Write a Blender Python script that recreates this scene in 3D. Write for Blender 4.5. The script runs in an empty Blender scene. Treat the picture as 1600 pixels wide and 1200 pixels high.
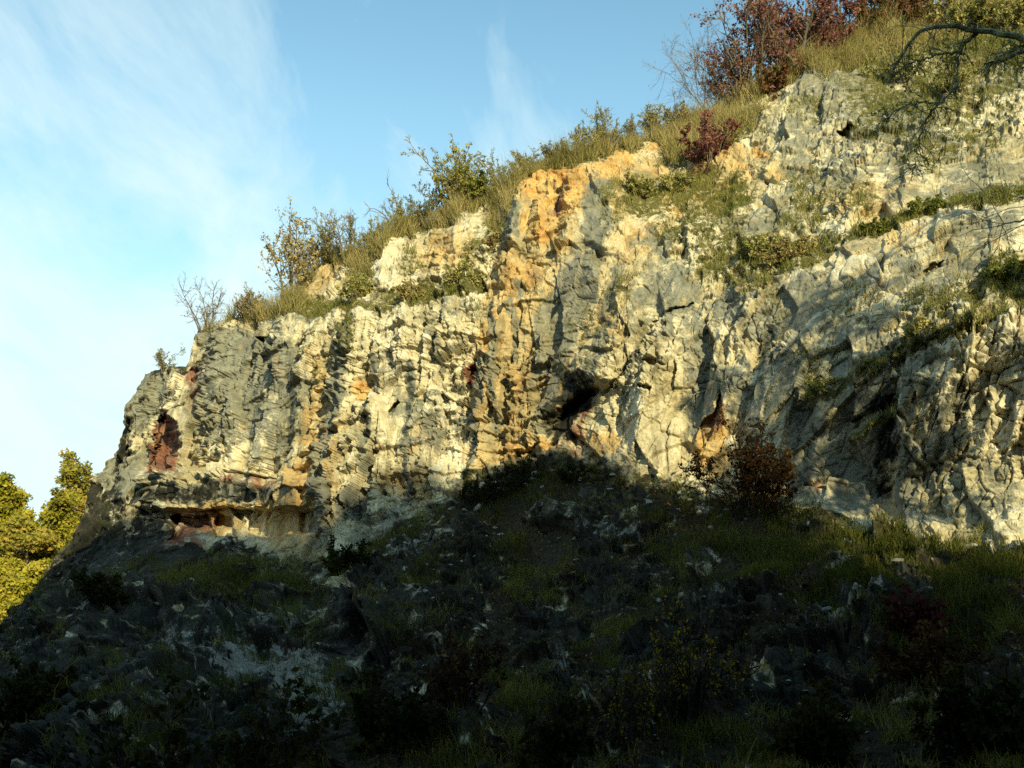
import bpy, math, random
import numpy as np

# ------------------------------------------------------------------ camera, world, sun, exposure
scene = bpy.context.scene
PITCH = math.radians(14.0)
FOV = math.radians(52.0)
CAM_Z = 1.7
cam_data = bpy.data.cameras.new("camera")
cam_data.sensor_fit = 'HORIZONTAL'
cam_data.angle = FOV
cam_data.clip_start = 0.1
cam_data.clip_end = 5000
cam = bpy.data.objects.new("camera", cam_data)
cam.location = (0, 0, CAM_Z)
cam.rotation_euler = (math.pi / 2 + PITCH, 0, 0)
scene.collection.objects.link(cam)
scene.camera = cam

SUN_EL = math.radians(21.0)
SUN_AZ = math.radians(20.0)          # to the right of straight behind the camera
S = np.array([math.sin(SUN_AZ) * math.cos(SUN_EL), -math.cos(SUN_AZ) * math.cos(SUN_EL), math.sin(SUN_EL)])

world = bpy.data.worlds.new("World")
scene.world = world
world.use_nodes = True
wn, wl = world.node_tree.nodes, world.node_tree.links
wn.clear()
w_out = wn.new('ShaderNodeOutputWorld')
w_bg = wn.new('ShaderNodeBackground')
w_bg.inputs['Strength'].default_value = 0.13
sky = wn.new('ShaderNodeTexSky')
sky.sky_type = 'NISHITA'
sky.sun_disc = False
sky.sun_elevation = SUN_EL
sky.sun_rotation = math.pi - SUN_AZ
sky.air_density = 1.0
sky.dust_density = 0.6
sky.ozone_density = 1.6
# thin cirrus: noise on the view direction, projected on a cloud layer overhead
tc = wn.new('ShaderNodeTexCoord')
sep = wn.new('ShaderNodeSeparateXYZ'); wl.new(tc.outputs['Generated'], sep.inputs[0])
zadd = wn.new('ShaderNodeMath'); zadd.operation = 'ADD'; zadd.inputs[1].default_value = 0.25
wl.new(sep.outputs['Z'], zadd.inputs[0])
dx = wn.new('ShaderNodeMath'); dx.operation = 'DIVIDE'; wl.new(sep.outputs['X'], dx.inputs[0]); wl.new(zadd.outputs[0], dx.inputs[1])
dy = wn.new('ShaderNodeMath'); dy.operation = 'DIVIDE'; wl.new(sep.outputs['Y'], dy.inputs[0]); wl.new(zadd.outputs[0], dy.inputs[1])
comb = wn.new('ShaderNodeCombineXYZ'); wl.new(dx.outputs[0], comb.inputs[0]); wl.new(dy.outputs[0], comb.inputs[1])
mp = wn.new('ShaderNodeMapping'); mp.inputs['Rotation'].default_value = (0, 0, math.radians(28)); mp.inputs['Scale'].default_value = (2.6, 1.0, 1)
mp.inputs['Location'].default_value = (0.35, 0.1, 0)
wl.new(comb.outputs[0], mp.inputs[0])
n1 = wn.new('ShaderNodeTexNoise'); n1.inputs['Scale'].default_value = 1.6; n1.inputs['Detail'].default_value = 9; n1.inputs['Roughness'].default_value = 0.62; n1.inputs['Distortion'].default_value = 0.5
wl.new(mp.outputs[0], n1.inputs['Vector'])
# more veil towards the left and the horizon
bias = wn.new('ShaderNodeMath'); bias.operation = 'MULTIPLY_ADD'; bias.inputs[1].default_value = -0.30; bias.inputs[2].default_value = 0.0
wl.new(sep.outputs['X'], bias.inputs[0])
biasz = wn.new('ShaderNodeMath'); biasz.operation = 'MULTIPLY_ADD'; biasz.inputs[1].default_value = -0.95; biasz.inputs[2].default_value = 0.38
wl.new(sep.outputs['Z'], biasz.inputs[0])
amp = wn.new('ShaderNodeMath'); amp.operation = 'MULTIPLY_ADD'; amp.inputs[1].default_value = 1.55; amp.inputs[2].default_value = -0.275
wl.new(n1.outputs['Fac'], amp.inputs[0])
s1 = wn.new('ShaderNodeMath'); wl.new(amp.outputs[0], s1.inputs[0]); wl.new(bias.outputs[0], s1.inputs[1])
s2 = wn.new('ShaderNodeMath'); wl.new(s1.outputs[0], s2.inputs[0]); wl.new(biasz.outputs[0], s2.inputs[1])
cr = wn.new('ShaderNodeValToRGB')
cr.color_ramp.elements[0].position = 0.42; cr.color_ramp.elements[0].color = (0.0, 0.0, 0.0, 1)
cr.color_ramp.elements[1].position = 0.92; cr.color_ramp.elements[1].color = (0.95, 0.95, 0.95, 1)
wl.new(s2.outputs[0], cr.inputs[0])
mixc = wn.new('ShaderNodeMix'); mixc.data_type = 'RGBA'
wl.new(cr.outputs['Color'], mixc.inputs['Factor'])
skyt = wn.new('ShaderNodeMix'); skyt.data_type = 'RGBA'; skyt.blend_type = 'MULTIPLY'; skyt.inputs['Factor'].default_value = 1.0
skyt.inputs['B'].default_value = (1.22, 1.52, 1.28, 1)
wl.new(sky.outputs['Color'], skyt.inputs['A'])
mixc.inputs['B'].default_value = (4.6, 5.6, 5.6, 1)
hz = wn.new('ShaderNodeMapRange'); hz.interpolation_type = 'SMOOTHSTEP'
hz.inputs['From Min'].default_value = 0.02; hz.inputs['From Max'].default_value = 0.60; hz.inputs['To Min'].default_value = 0.85; hz.inputs['To Max'].default_value = 0.0
wl.new(sep.outputs['Z'], hz.inputs['Value'])
hzm = wn.new('ShaderNodeMix'); hzm.data_type = 'RGBA'
wl.new(hz.outputs['Result'], hzm.inputs['Factor']); wl.new(skyt.outputs['Result'], hzm.inputs['A']); hzm.inputs['B'].default_value = (3.6, 5.2, 5.6, 1)
wl.new(hzm.outputs['Result'], mixc.inputs['A'])
wl.new(mixc.outputs['Result'], w_bg.inputs['Color'])
wl.new(w_bg.outputs[0], w_out.inputs[0])

sun_data = bpy.data.lights.new("sun", 'SUN')
sun_data.energy = 5.0
sun_data.angle = math.radians(0.5)
sun_data.color = (1.0, 0.88, 0.52)
sun = bpy.data.objects.new("sun", sun_data)
import mathutils
sun.rotation_euler = mathutils.Vector(S.tolist()).to_track_quat('Z', 'Y').to_euler()
sun.location = (20, -30, 40)
scene.collection.objects.link(sun)

scene.view_settings.view_transform = 'Standard'
scene.view_settings.look = 'None'
scene.view_settings.exposure = 0.54
scene.view_settings.gamma = 1.0
scene.view_settings.use_curve_mapping = False
scene.render.engine = 'CYCLES'
scene.cycles.max_bounces = 5
scene.cycles.diffuse_bounces = 2
scene.cycles.transparent_max_bounces = 4
scene.cycles.use_denoising = False

# ------------------------------------------------------------------ numeric helpers
FPX = 800.0 / math.tan(FOV / 2)
CP, SP = math.cos(PITCH), math.sin(PITCH)


def ray(px, py):
    """direction (dx, dy, dz) of the photograph's pixel, as arrays"""
    a = (np.asarray(px, float) - 800.0) / FPX
    t = (np.asarray(py, float) - 600.0) / FPX
    return a, CP + t * SP, SP - t * CP


def at(px, py, Y):
    """world point seen at a pixel when it lies Y metres ahead"""
    a, b, c = ray(px, py)
    k = np.asarray(Y, float) / b
    return np.stack([a * k, b * k, CAM_Z + c * k], -1)


def sstep(a, b, x):
    t = np.clip((x - a) / (b - a), 0, 1)
    return t * t * (3 - 2 * t)


def hsh(ix, iy, seed):
    h = (ix.astype(np.int64) * 374761393 + iy.astype(np.int64) * 668265263 + seed * 974634541) & 0xFFFFFFFF
    h = ((h ^ (h >> 13)) * 1274126177) & 0xFFFFFFFF
    h = h ^ (h >> 16)
    h = (h * 2246822519) & 0xFFFFFFFF
    h = h ^ (h >> 15)
    return (h & 0xFFFFFF).astype(np.float32) / np.float32(0x1000000)


def vnoise(x, y, seed):
    ix, iy = np.floor(x), np.floor(y)
    fx, fy = x - ix, y - iy
    fx = fx * fx * fx * (fx * (fx * 6 - 15) + 10)
    fy = fy * fy * fy * (fy * (fy * 6 - 15) + 10)
    a, b = hsh(ix, iy, seed), hsh(ix + 1, iy, seed)
    c, d = hsh(ix, iy + 1, seed), hsh(ix + 1, iy + 1, seed)
    return (a + (b - a) * fx) * (1 - fy) + (c + (d - c) * fx) * fy


def fbm(x, y, octs, seed, gain=0.5):
    r, amp, tot = 0, 1.0, 0
    for o in range(octs):
        r = r + amp * (vnoise(x, y, seed + o * 17) * 2 - 1)
        tot += amp
        amp *= gain
        x, y = x * 1.93 + 5.2 + y * 0.31, y * 1.93 - 3.7 - x * 0.1
    return r / tot


def worley(x, y, seed, jit=0.95):
    """F1, F2, offset to nearest site, three random numbers of the nearest cell"""
    ix, iy = np.floor(x), np.floor(y)
    F1 = np.full(x.shape, 9.0); F2 = F1.copy()
    DX = np.zeros(x.shape); DY = DX.copy(); CX = DX.copy(); CY = DX.copy()
    for ox in (-1, 0, 1):
        for oy in (-1, 0, 1):
            cx, cy = ix + ox, iy + oy
            sx = cx + 0.5 + (hsh(cx, cy, seed) - 0.5) * jit
            sy = cy + 0.5 + (hsh(cx, cy, seed + 7) - 0.5) * jit
            ddx, ddy = x - sx, y - sy
            d = ddx * ddx + ddy * ddy
            m = d < F1
            F2 = np.where(m, F1, np.minimum(F2, d))
            F1 = np.where(m, d, F1)
            DX = np.where(m, ddx, DX); DY = np.where(m, ddy, DY)
            CX = np.where(m, cx, CX); CY = np.where(m, cy, CY)
    return np.sqrt(F1), np.sqrt(F2), DX, DY, hsh(CX, CY, seed + 21), hsh(CX, CY, seed + 22), hsh(CX, CY, seed + 23)


def tps(pts, vals, qx, qy):
    """thin plate spline through control points"""
    P = np.asarray(pts, float) / 400.0
    n = len(P)
    def U(r2): return np.where(r2 > 1e-12, r2 * np.log(r2 + 1e-12), 0)
    d2 = ((P[:, None] - P[None]) ** 2).sum(-1)
    A = np.zeros((n + 3, n + 3)); A[:n, :n] = U(d2) + np.eye(n) * 0.02
    A[:n, n] = 1; A[:n, n + 1:] = P; A[n, :n] = 1; A[n + 1:, :n] = P.T
    w = np.linalg.solve(A, np.concatenate([np.asarray(vals, float), [0, 0, 0]]))
    x, y = qx / 400.0, qy / 400.0
    r = w[n] + w[n + 1] * x + w[n + 2] * y
    for i in range(n):
        r = r + w[i] * U((x - P[i, 0]) ** 2 + (y - P[i, 1]) ** 2)
    return r


def seg_dist(qx, qy, pts):
    """distance to a polyline, signed side (+ is right of a line drawn downwards), param 0..1"""
    best = np.full(qx.shape, 1e9); side = np.zeros(qx.shape); par = np.zeros(qx.shape)
    n = len(pts) - 1
    for k in range(n):
        (x0, y0), (x1, y1) = pts[k], pts[k + 1]
        ex, ey = x1 - x0, y1 - y0
        t = np.clip(((qx - x0) * ex + (qy - y0) * ey) / (ex * ex + ey * ey), 0, 1)
        ddx, ddy = qx - x0 - t * ex, qy - y0 - t * ey
        d = np.hypot(ddx, ddy)
        m = d < best
        best = np.where(m, d, best)
        side = np.where(m, np.sign(ey * ddx - ex * ddy), side)
        par = np.where(m, (k + t) / n, par)
    return best, side, par


def poly_sd(qx, qy, pts):
    """signed distance to polygon, negative inside"""
    n = len(pts)
    d = np.full(qx.shape, 1e9); ins = np.zeros(qx.shape, bool)
    for k in range(n):
        (x0, y0), (x1, y1) = pts[k], pts[(k + 1) % n]
        ex, ey = x1 - x0, y1 - y0
        t = np.clip(((qx - x0) * ex + (qy - y0) * ey) / (ex * ex + ey * ey + 1e-9), 0, 1)
        d = np.minimum(d, np.hypot(qx - x0 - t * ex, qy - y0 - t * ey))
        c = ((y0 > qy) != (y1 > qy)) & (qx < (x1 - x0) * (qy - y0) / (y1 - y0 + 1e-9) + x0)
        ins ^= c
    return np.where(ins, -d, d)


# ------------------------------------------------------------------ object helpers
col = scene.collection


def tag(o, label=None, cat=None, group=None, kind=None):
    if label: o['label'] = label
    if cat: o['category'] = cat
    if group: o['group'] = group
    if kind: o['kind'] = kind
    return o


def empty(name, loc, rz=0.0, sc=1.0):
    o = bpy.data.objects.new(name, None)
    o.empty_display_size = 0.3
    o.location = loc; o.rotation_euler = (0, 0, rz); o.scale = (sc, sc, sc)
    col.objects.link(o)
    return o


def mesh_np(name, verts, faces, k, mat, parent=None, attrs=None, smooth=False):
    """one mesh object from numpy arrays; faces is (n, k)"""
    me = bpy.data.meshes.new(name)
    verts = np.ascontiguousarray(verts, np.float32)
    faces = np.ascontiguousarray(faces, np.int32)
    n = len(faces)
    me.vertices.add(len(verts)); me.vertices.foreach_set('co', verts.ravel())
    me.loops.add(n * k); me.loops.foreach_set('vertex_index', faces.ravel())
    me.polygons.add(n)
    me.polygons.foreach_set('loop_start', np.arange(n, dtype=np.int32) * k)
    me.polygons.foreach_set('loop_total', np.full(n, k, np.int32))
    me.polygons.foreach_set('use_smooth', np.full(n, smooth, bool))
    for an, av in (attrs or {}).items():
        av = np.ascontiguousarray(av, np.float32)
        if av.ndim == 1:
            a = me.attributes.new(an, 'FLOAT', 'POINT'); a.data.foreach_set('value', av)
        else:
            a = me.attributes.new(an, 'FLOAT_COLOR', 'POINT'); a.data.foreach_set('color', av.ravel())
    me.update(); me.validate()
    if mat: me.materials.append(mat)
    o = bpy.data.objects.new(name, me)
    col.objects.link(o)
    if parent: o.parent = parent
    return o


# ------------------------------------------------------------------ materials
class NT:
    def __init__(self, name):
        self.m = bpy.data.materials.new(name); self.m.use_nodes = True
        self.n = self.m.node_tree.nodes; self.l = self.m.node_tree.links
        self.n.clear()
        self.out = self.n.new('ShaderNodeOutputMaterial')
    def new(self, t, **kw):
        nd = self.n.new(t)
        for a, v in kw.items(): setattr(nd, a, v)
        return nd
    def link(self, a, b): self.l.new(a, b)
    def noise(self, vec, scale, detail=6, rough=0.6, dist=0.0):
        nd = self.new('ShaderNodeTexNoise')
        nd.inputs['Scale'].default_value = scale; nd.inputs['Detail'].default_value = detail
        nd.inputs['Roughness'].default_value = rough; nd.inputs['Distortion'].default_value = dist
        self.link(vec, nd.inputs['Vector'])
        return nd.outputs['Fac']
    def math(self, op, a, b=None, c=None, clamp=False):
        nd = self.new('ShaderNodeMath', operation=op); nd.use_clamp = clamp
        for i, v in enumerate((a, b, c)):
            if v is None: continue
            if isinstance(v, (int, float)): nd.inputs[i].default_value = v
            else: self.link(v, nd.inputs[i])
        return nd.outputs[0]
    def ramp(self, fac, stops):
        nd = self.new('ShaderNodeValToRGB')
        e = nd.color_ramp.elements
        while len(e) < len(stops): e.new(0.5)
        for s, (p, c) in zip(e, stops):
            s.position = p; s.color = (*c, 1) if len(c) == 3 else c
        self.link(fac, nd.inputs[0])
        return nd.outputs['Color']
    def mix(self, fac, a, b, mode='MIX'):
        nd = self.new('ShaderNodeMix', data_type='RGBA', blend_type=mode)
        for key, v in (('Factor', fac), ('A', a), ('B', b)):
            if isinstance(v, (int, float)): nd.inputs[key].default_value = v
            elif isinstance(v, tuple): nd.inputs[key].default_value = (*v, 1)
            else: self.link(v, nd.inputs[key])
        return nd.outputs['Result']


def mat_cliff():
    t = NT('fractured_limestone')
    pos = t.new('ShaderNodeNewGeometry').outputs['Position']
    mpn = t.new('ShaderNodeMapping'); mpn.inputs['Rotation'].default_value = (0, math.radians(16), 0); mpn.inputs['Scale'].default_value = (1.0, 0.7, 0.45)
    t.link(pos, mpn.inputs[0]); sp = mpn.outputs[0]
    A = t.new('ShaderNodeAttribute', attribute_name='mask_a'); B = t.new('ShaderNodeAttribute', attribute_name='mask_b')
    sa = t.new('ShaderNodeSeparateColor'); t.link(A.outputs['Color'], sa.inputs[0])
    sb = t.new('ShaderNodeSeparateColor'); t.link(B.outputs['Color'], sb.inputs[0])
    om, gm, rm, vm = sa.outputs[0], sa.outputs[1], sa.outputs[2], A.outputs['Alpha']
    dm, soil, blk, pale = sb.outputs[0], sb.outputs[1], sb.outputs[2], B.outputs['Alpha']
    nb = t.noise(sp, 0.9, 8, 0.65, 0.4)
    nm = t.noise(sp, 3.2, 7, 0.7, 0.3)
    nf = t.noise(pos, 17, 5, 0.75)
    ns = t.noise(pos, 1.7, 8, 0.7, 0.6)
    # clean limestone, cream to white, a block at a time
    base = t.ramp(t.math('ADD', t.math('MULTIPLY', blk, 0.55), t.math('MULTIPLY', nm, 0.5)),
                  [(0.12, (0.22, 0.175, 0.09)), (0.40, (0.42, 0.36, 0.21)), (0.66, (0.58, 0.53, 0.37)), (0.92, (0.74, 0.71, 0.57))])
    ochre = t.ramp(nm, [(0.25, (0.24, 0.14, 0.045)), (0.5, (0.46, 0.32, 0.125)), (0.75, (0.60, 0.48, 0.25))])
    def msk(m, noise, k=0.9, lo=0.38, hi=0.72):
        v = t.math('ADD', m, t.math('MULTIPLY', t.math('SUBTRACT', noise, 0.5), k * 2.6))
        mr = t.new('ShaderNodeMapRange', interpolation_type='SMOOTHSTEP'); mr.inputs[1].default_value = lo; mr.inputs[2].default_value = hi
        t.link(v, mr.inputs[0]); return mr.outputs[0]
    grey = t.ramp(nm, [(0.25, (0.085, 0.09, 0.075)), (0.5, (0.16, 0.165, 0.13)), (0.75, (0.27, 0.27, 0.215))])
    orange = t.ramp(t.math('ADD', t.math('MULTIPLY', blk, 0.4), t.math('MULTIPLY', nb, 0.65)),
                    [(0.2, (0.20, 0.075, 0.02)), (0.42, (0.42, 0.21, 0.055)), (0.62, (0.56, 0.36, 0.12)), (0.84, (0.66, 0.54, 0.30))])
    red = t.ramp(nm, [(0.3, (0.085, 0.036, 0.022)), (0.5, (0.19, 0.085, 0.05)), (0.7, (0.34, 0.20, 0.125))])
    streak = t.new('ShaderNodeMapping'); streak.inputs['Rotation'].default_value = (0, math.radians(14), 0); streak.inputs['Scale'].default_value = (1.0, 0.6, 0.16)
    t.link(pos, streak.inputs[0]); stn = t.noise(streak.outputs[0], 1.9, 9, 0.7, 0.25)
    c = t.mix(t.math('MULTIPLY', msk(om, stn, 0.55, 0.08, 0.62), 0.9), base, ochre)
    c = t.mix(t.math('MULTIPLY', msk(om, stn, 0.55, 0.44, 0.86), 0.92), c, orange)
    # long grey and brown runs down the leaning joints
    stm = t.new('ShaderNodeMapRange', interpolation_type='SMOOTHSTEP'); stm.inputs[1].default_value = 0.50; stm.inputs[2].default_value = 0.64
    t.link(stn, stm.inputs[0])
    c = t.mix(t.math('MULTIPLY', stm.outputs[0], 0.75), c, t.ramp(nm, [(0.3, (0.10, 0.085, 0.05)), (0.6, (0.22, 0.19, 0.115)), (0.8, (0.32, 0.28, 0.18))]))
    c = t.mix(t.math('MULTIPLY', msk(t.math('MULTIPLY', gm, 1.2), ns, 1.0), 0.9), c, grey)
    # weathered olive grey bloom wandering over the whole wall
    wz = t.new('ShaderNodeMapRange', interpolation_type='SMOOTHSTEP'); wz.inputs[1].default_value = 0.47; wz.inputs[2].default_value = 0.66
    t.link(t.noise(sp, 0.55, 9, 0.72, 0.8), wz.inputs[0])
    c = t.mix(t.math('MULTIPLY', wz.outputs[0], 0.78), c, t.ramp(nm, [(0.3, (0.13, 0.115, 0.06)), (0.6, (0.25, 0.225, 0.13)), (0.8, (0.36, 0.33, 0.21))]))
    # small scattered lichen specks and ochre flecks everywhere
    sp1 = t.new('ShaderNodeMapRange', interpolation_type='SMOOTHSTEP'); sp1.inputs[1].default_value = 0.56; sp1.inputs[2].default_value = 0.68
    t.link(t.noise(sp, 5.5, 9, 0.75, 0.2), sp1.inputs[0])
    c = t.mix(t.math('MULTIPLY', sp1.outputs[0], 0.7), c, (0.20, 0.19, 0.13))
    sp2 = t.new('ShaderNodeMapRange', interpolation_type='SMOOTHSTEP'); sp2.inputs[1].default_value = 0.57; sp2.inputs[2].default_value = 0.68
    t.link(t.noise(sp, 2.3, 8, 0.7, 0.6), sp2.inputs[0])
    c = t.mix(t.math('MULTIPLY', sp2.outputs[0], 0.5), c, (0.36, 0.21, 0.085))
    c = t.mix(msk(rm, nb, 0.8), c, red)
    dark = t.ramp(t.math('ADD', t.math('MULTIPLY', nm, 0.7), t.math('MULTIPLY', blk, 0.3)), [(0.3, (0.009, 0.009, 0.006)), (0.55, (0.026, 0.026, 0.019)), (0.8, (0.090, 0.088, 0.07))])  # dark rock, its colour lowered further to deepen the shaded lower zone
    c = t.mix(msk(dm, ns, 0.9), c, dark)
    palec = t.ramp(nm, [(0.3, (0.12, 0.12, 0.10)), (0.7, (0.27, 0.27, 0.225))])
    c = t.mix(msk(pale, t.noise(sp, 4.0, 8, 0.75, 0.3), 1.1, 0.48, 0.72), c, palec)
    veg = t.ramp(t.math('ADD', t.math('MULTIPLY', nf, 0.6), t.math('MULTIPLY', nb, 0.4)),
                 [(0.3, (0.030, 0.030, 0.008)), (0.5, (0.085, 0.080, 0.024)), (0.68, (0.17, 0.145, 0.055)), (0.85, (0.24, 0.20, 0.09))])
    c = t.mix(msk(vm, t.noise(pos, 3.5, 9, 0.75, 0.2), 1.0, 0.42, 0.70), c, veg)
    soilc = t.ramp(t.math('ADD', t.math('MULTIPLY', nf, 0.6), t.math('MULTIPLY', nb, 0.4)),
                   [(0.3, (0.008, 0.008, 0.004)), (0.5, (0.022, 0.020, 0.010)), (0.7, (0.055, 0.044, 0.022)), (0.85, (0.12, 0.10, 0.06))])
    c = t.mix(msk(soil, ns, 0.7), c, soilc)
    c = t.mix(1.0, c, t.ramp(nf, [(0.25, (0.72, 0.72, 0.72)), (0.75, (1.2, 1.2, 1.2))]), 'MULTIPLY')
    bs = t.new('ShaderNodeBsdfPrincipled')
    t.link(c, bs.inputs['Base Color']); bs.inputs['Roughness'].default_value = 0.9
    bs.inputs['Specular IOR Level'].default_value = 0.15
    bump = t.new('ShaderNodeBump'); bump.inputs['Strength'].default_value = 0.6; bump.inputs['Distance'].default_value = 0.06
    t.link(t.math('ADD', t.noise(sp, 9, 8, 0.75), t.math('MULTIPLY', nm, 0.6)), bump.inputs['Height'])
    t.link(bump.outputs[0], bs.inputs['Normal'])
    t.link(bs.outputs[0], t.out.inputs[0])
    return t.m


def mat_simple(name, stops, scale=6.0, rough=0.9, bumpd=0.02):
    t = NT(name)
    pos = t.new('ShaderNodeNewGeometry').outputs['Position']
    nz = t.noise(pos, scale, 8, 0.7, 0.2)
    bs = t.new('ShaderNodeBsdfPrincipled'); bs.inputs['Roughness'].default_value = rough; bs.inputs['Specular IOR Level'].default_value = 0.2
    t.link(t.ramp(nz, stops), bs.inputs['Base Color'])
    b = t.new('ShaderNodeBump'); b.inputs['Strength'].default_value = 0.7; b.inputs['Distance'].default_value = bumpd
    t.link(nz, b.inputs['Height']); t.link(b.outputs[0], bs.inputs['Normal'])
    t.link(bs.outputs[0], t.out.inputs[0])
    return t.m


def mat_leaf(name, stops, trans=0.35):
    """leaf or blade: colour by the attribute tint, a little light coming through"""
    t = NT(name)
    a = t.new('ShaderNodeAttribute', attribute_name='tint')
    c = t.ramp(a.outputs['Fac'], stops)
    d = t.new('ShaderNodeBsdfDiffuse'); tr = t.new('ShaderNodeBsdfTranslucent')
    t.link(c, d.inputs[0]); t.link(c, tr.inputs[0])
    mx = t.new('ShaderNodeMixShader'); mx.inputs[0].default_value = trans
    t.link(d.outputs[0], mx.inputs[1]); t.link(tr.outputs[0], mx.inputs[2])
    t.link(mx.outputs[0], t.out.inputs[0])
    return t.m


M_CLIFF = mat_cliff()

# ------------------------------------------------------------------ the cliff and the slope below it
SKY_LINE = np.array([(-420, 1190), (-150, 1080), (0, 985), (30, 950), (62, 915), (88, 865), (112, 838), (140, 800), (152, 760), (172, 722), (190, 690), (203, 655),
                     (216, 618), (228, 592), (252, 578), (290, 572), (300, 545), (312, 520), (345, 502), (390, 492), (438, 480), (452, 468),
                     (470, 442), (492, 418), (512, 402), (530, 404), (560, 402), (596, 398), (606, 374), (628, 356), (690, 347), (720, 326),
                     (760, 312), (800, 288), (815, 272), (868, 252), (930, 242), (1000, 217), (1050, 204), (1100, 184), (1180, 148), (1240, 112),
                     (1262, 88), (1290, 76), (1330, 62), (1400, 38), (1480, 16), (1560, -14), (1640, -46), (2050, -190), (3200, -620)], float)

CTRL = [  # photo pixel -> metres ahead
    (-420, 1250, 34), (-150, 1250, 25), (0, 1250, 18), (400, 1250, 15.5), (800, 1250, 13.5), (1200, 1250, 12.5), (1600, 1250, 11.5), (2050, 1250, 10),
    (-150, 1110, 37), (0, 1100, 26), (400, 1100, 21.5), (800, 1100, 18.5), (1200, 1100, 16), (1600, 1100, 14.5), (2050, 1100, 12),
    (0, 1000, 38), (150, 960, 32), (300, 985, 26.5), (600, 980, 25), (800, 990, 22.5), (1200, 985, 19.5), (1600, 985, 16.5), (2050, 1000, 14),
    (60, 940, 46), (120, 870, 46), (200, 905, 37), (400, 925, 31), (540, 905, 30.5), (700, 900, 28.5), (900, 880, 26.5), (1100, 890, 23), (1300, 900, 21), (1600, 895, 18.5), (2050, 900, 15),
    (220, 850, 42), (400, 860, 37.5), (530, 840, 34.5), (650, 830, 33.3), (720, 785, 33), (800, 750, 32.5), (900, 740, 31), (1000, 752, 29.5), (1100, 790, 27.5), (1250, 815, 25.5), (1340, 850, 24), (1500, 855, 22.2), (1650, 872, 20.8), (2050, 880, 18.5),
    (165, 760, 49), (190, 720, 49), (240, 740, 45), (400, 740, 39.6), (520, 740, 36),
    (225, 610, 49.5), (300, 600, 45), (420, 600, 40.3), (540, 600, 36.7), (680, 600, 34.8), (800, 600, 33.7), (900, 600, 32), (1000, 600, 30.5), (1150, 600, 28.5), (1300, 600, 25.6), (1450, 600, 23.9), (1600, 600, 22.9), (2050, 620, 21),
    (310, 540, 46.5), (420, 500, 42), (560, 490, 37.8), (700, 460, 36.5), (800, 440, 35.3), (920, 420, 33.5), (1050, 420, 31.8), (1200, 430, 29.8), (1350, 400, 27.6), (1500, 340, 27), (1650, 280, 27), (2050, 250, 24),
    (490, 430, 43), (620, 370, 40.5), (720, 340, 39.5), (830, 290, 38.5), (900, 300, 36.3), (1000, 240, 39.5), (1060, 300, 36.5), (1150, 200, 39.5), (1200, 300, 34.5), (1300, 110, 39), (1350, 250, 33), (1500, 60, 41), (1500, 200, 34), (1640, -20, 43), (1650, 150, 34.5), (2050, -150, 42), (2050, 80, 34), (3200, 1250, 8.2), (3200, 1090, 10), (3200, 930, 12.5), (3200, 880, 13.5), (3200, 620, 16), (3200, 250, 18.5), (3200, -100, 24), (3200, -600, 30)]


def base_depth(px, py):
    return tps([c[:2] for c in CTRL], [c[2] for c in CTRL], px, py)


def skyline(px):
    return np.interp(px, SKY_LINE[:, 0], SKY_LINE[:, 1])


# line along which rock wall meets the sloping ground
FOOT = np.array([(-420, 1400), (-150, 1350), (0, 1250), (150, 1210), (330, 1180), (520, 1130), (600, 1000), (560, 930), (545, 900), (580, 862), (650, 835), (720, 782), (790, 742), (880, 738), (960, 752), (1050, 765),
                 (1095, 800), (1250, 812), (1330, 850), (1450, 853), (1600, 874), (2050, 900)], float)
SLOPE_POLY = [(560, 930), (545, 900), (580, 862), (650, 835), (720, 782), (790, 742), (880, 738), (960, 752), (1050, 765), (1095, 800),
              (1250, 812), (1330, 850), (1450, 853), (1600, 874), (2100, 905), (3300, 925), (3300, 1600), (200, 1600), (430, 1180), (560, 1130), (640, 1040)]

# ribs: polyline drawn downwards, width of the flank on its left, width on its right, height (m)
RIBS = [
    ([(548, 495), (533, 620), (517, 740), (500, 850)], 20, 60, 0.75),
    ([(597, 560), (583, 640), (574, 745)], 14, 45, 0.40),
    ([(652, 570), (646, 690), (641, 790)], 12, 55, 0.38),
    ([(757, 560), (751, 620), (736, 760)], 16, 40, 0.45),
    ([(778, 470), (773, 560), (768, 670)], 12, 35, 0.30),
    ([(815, 275), (806, 340), (797, 395)], 26, 45, 1.1),
    ([(866, 280), (850, 360), (838, 400)], 16, 30, 0.5),
    ([(905, 260), (888, 330), (872, 400)], 12, 34, 0.45),
    ([(952, 285), (944, 340), (930, 400)], 46, 60, 0.8),
    ([(990, 420), (960, 520), (930, 610)], 90, 70, 1.2),
    ([(1060, 400), (1030, 520), (1000, 640), (975, 745)], 30, 90, 0.6),
    ([(1130, 560), (1110, 650), (1075, 700)], 22, 60, 0.5),
    ([(1290, 560), (1280, 680), (1262, 790)], 30, 40, 0.3),
    ([(1424, 560), (1412, 640), (1416, 760), (1425, 850)], 20, 130, 0.4),
    ([(345, 520), (335, 620), (325, 735)], 22, 50, 0.7),
    ([(420, 520), (405, 640), (395, 735)], 16, 60, 0.35),
    ([(480, 560), (470, 650), (460, 735)], 14, 40, 0.3),
    ([(612, 365), (598, 420), (592, 460)], 20, 50, 0.6),
    ([(720, 340), (705, 390), (690, 440)], 16, 40, 0.5),
    ([(1225, 160), (1210, 230), (1190, 280)], 30, 60, 0.6),
    ([(1450, 180), (1420, 260), (1390, 340)], 24, 60, 0.5),
    ([(1360, 230), (1330, 300), (1310, 350)], 20, 50, 0.4),
]
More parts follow.
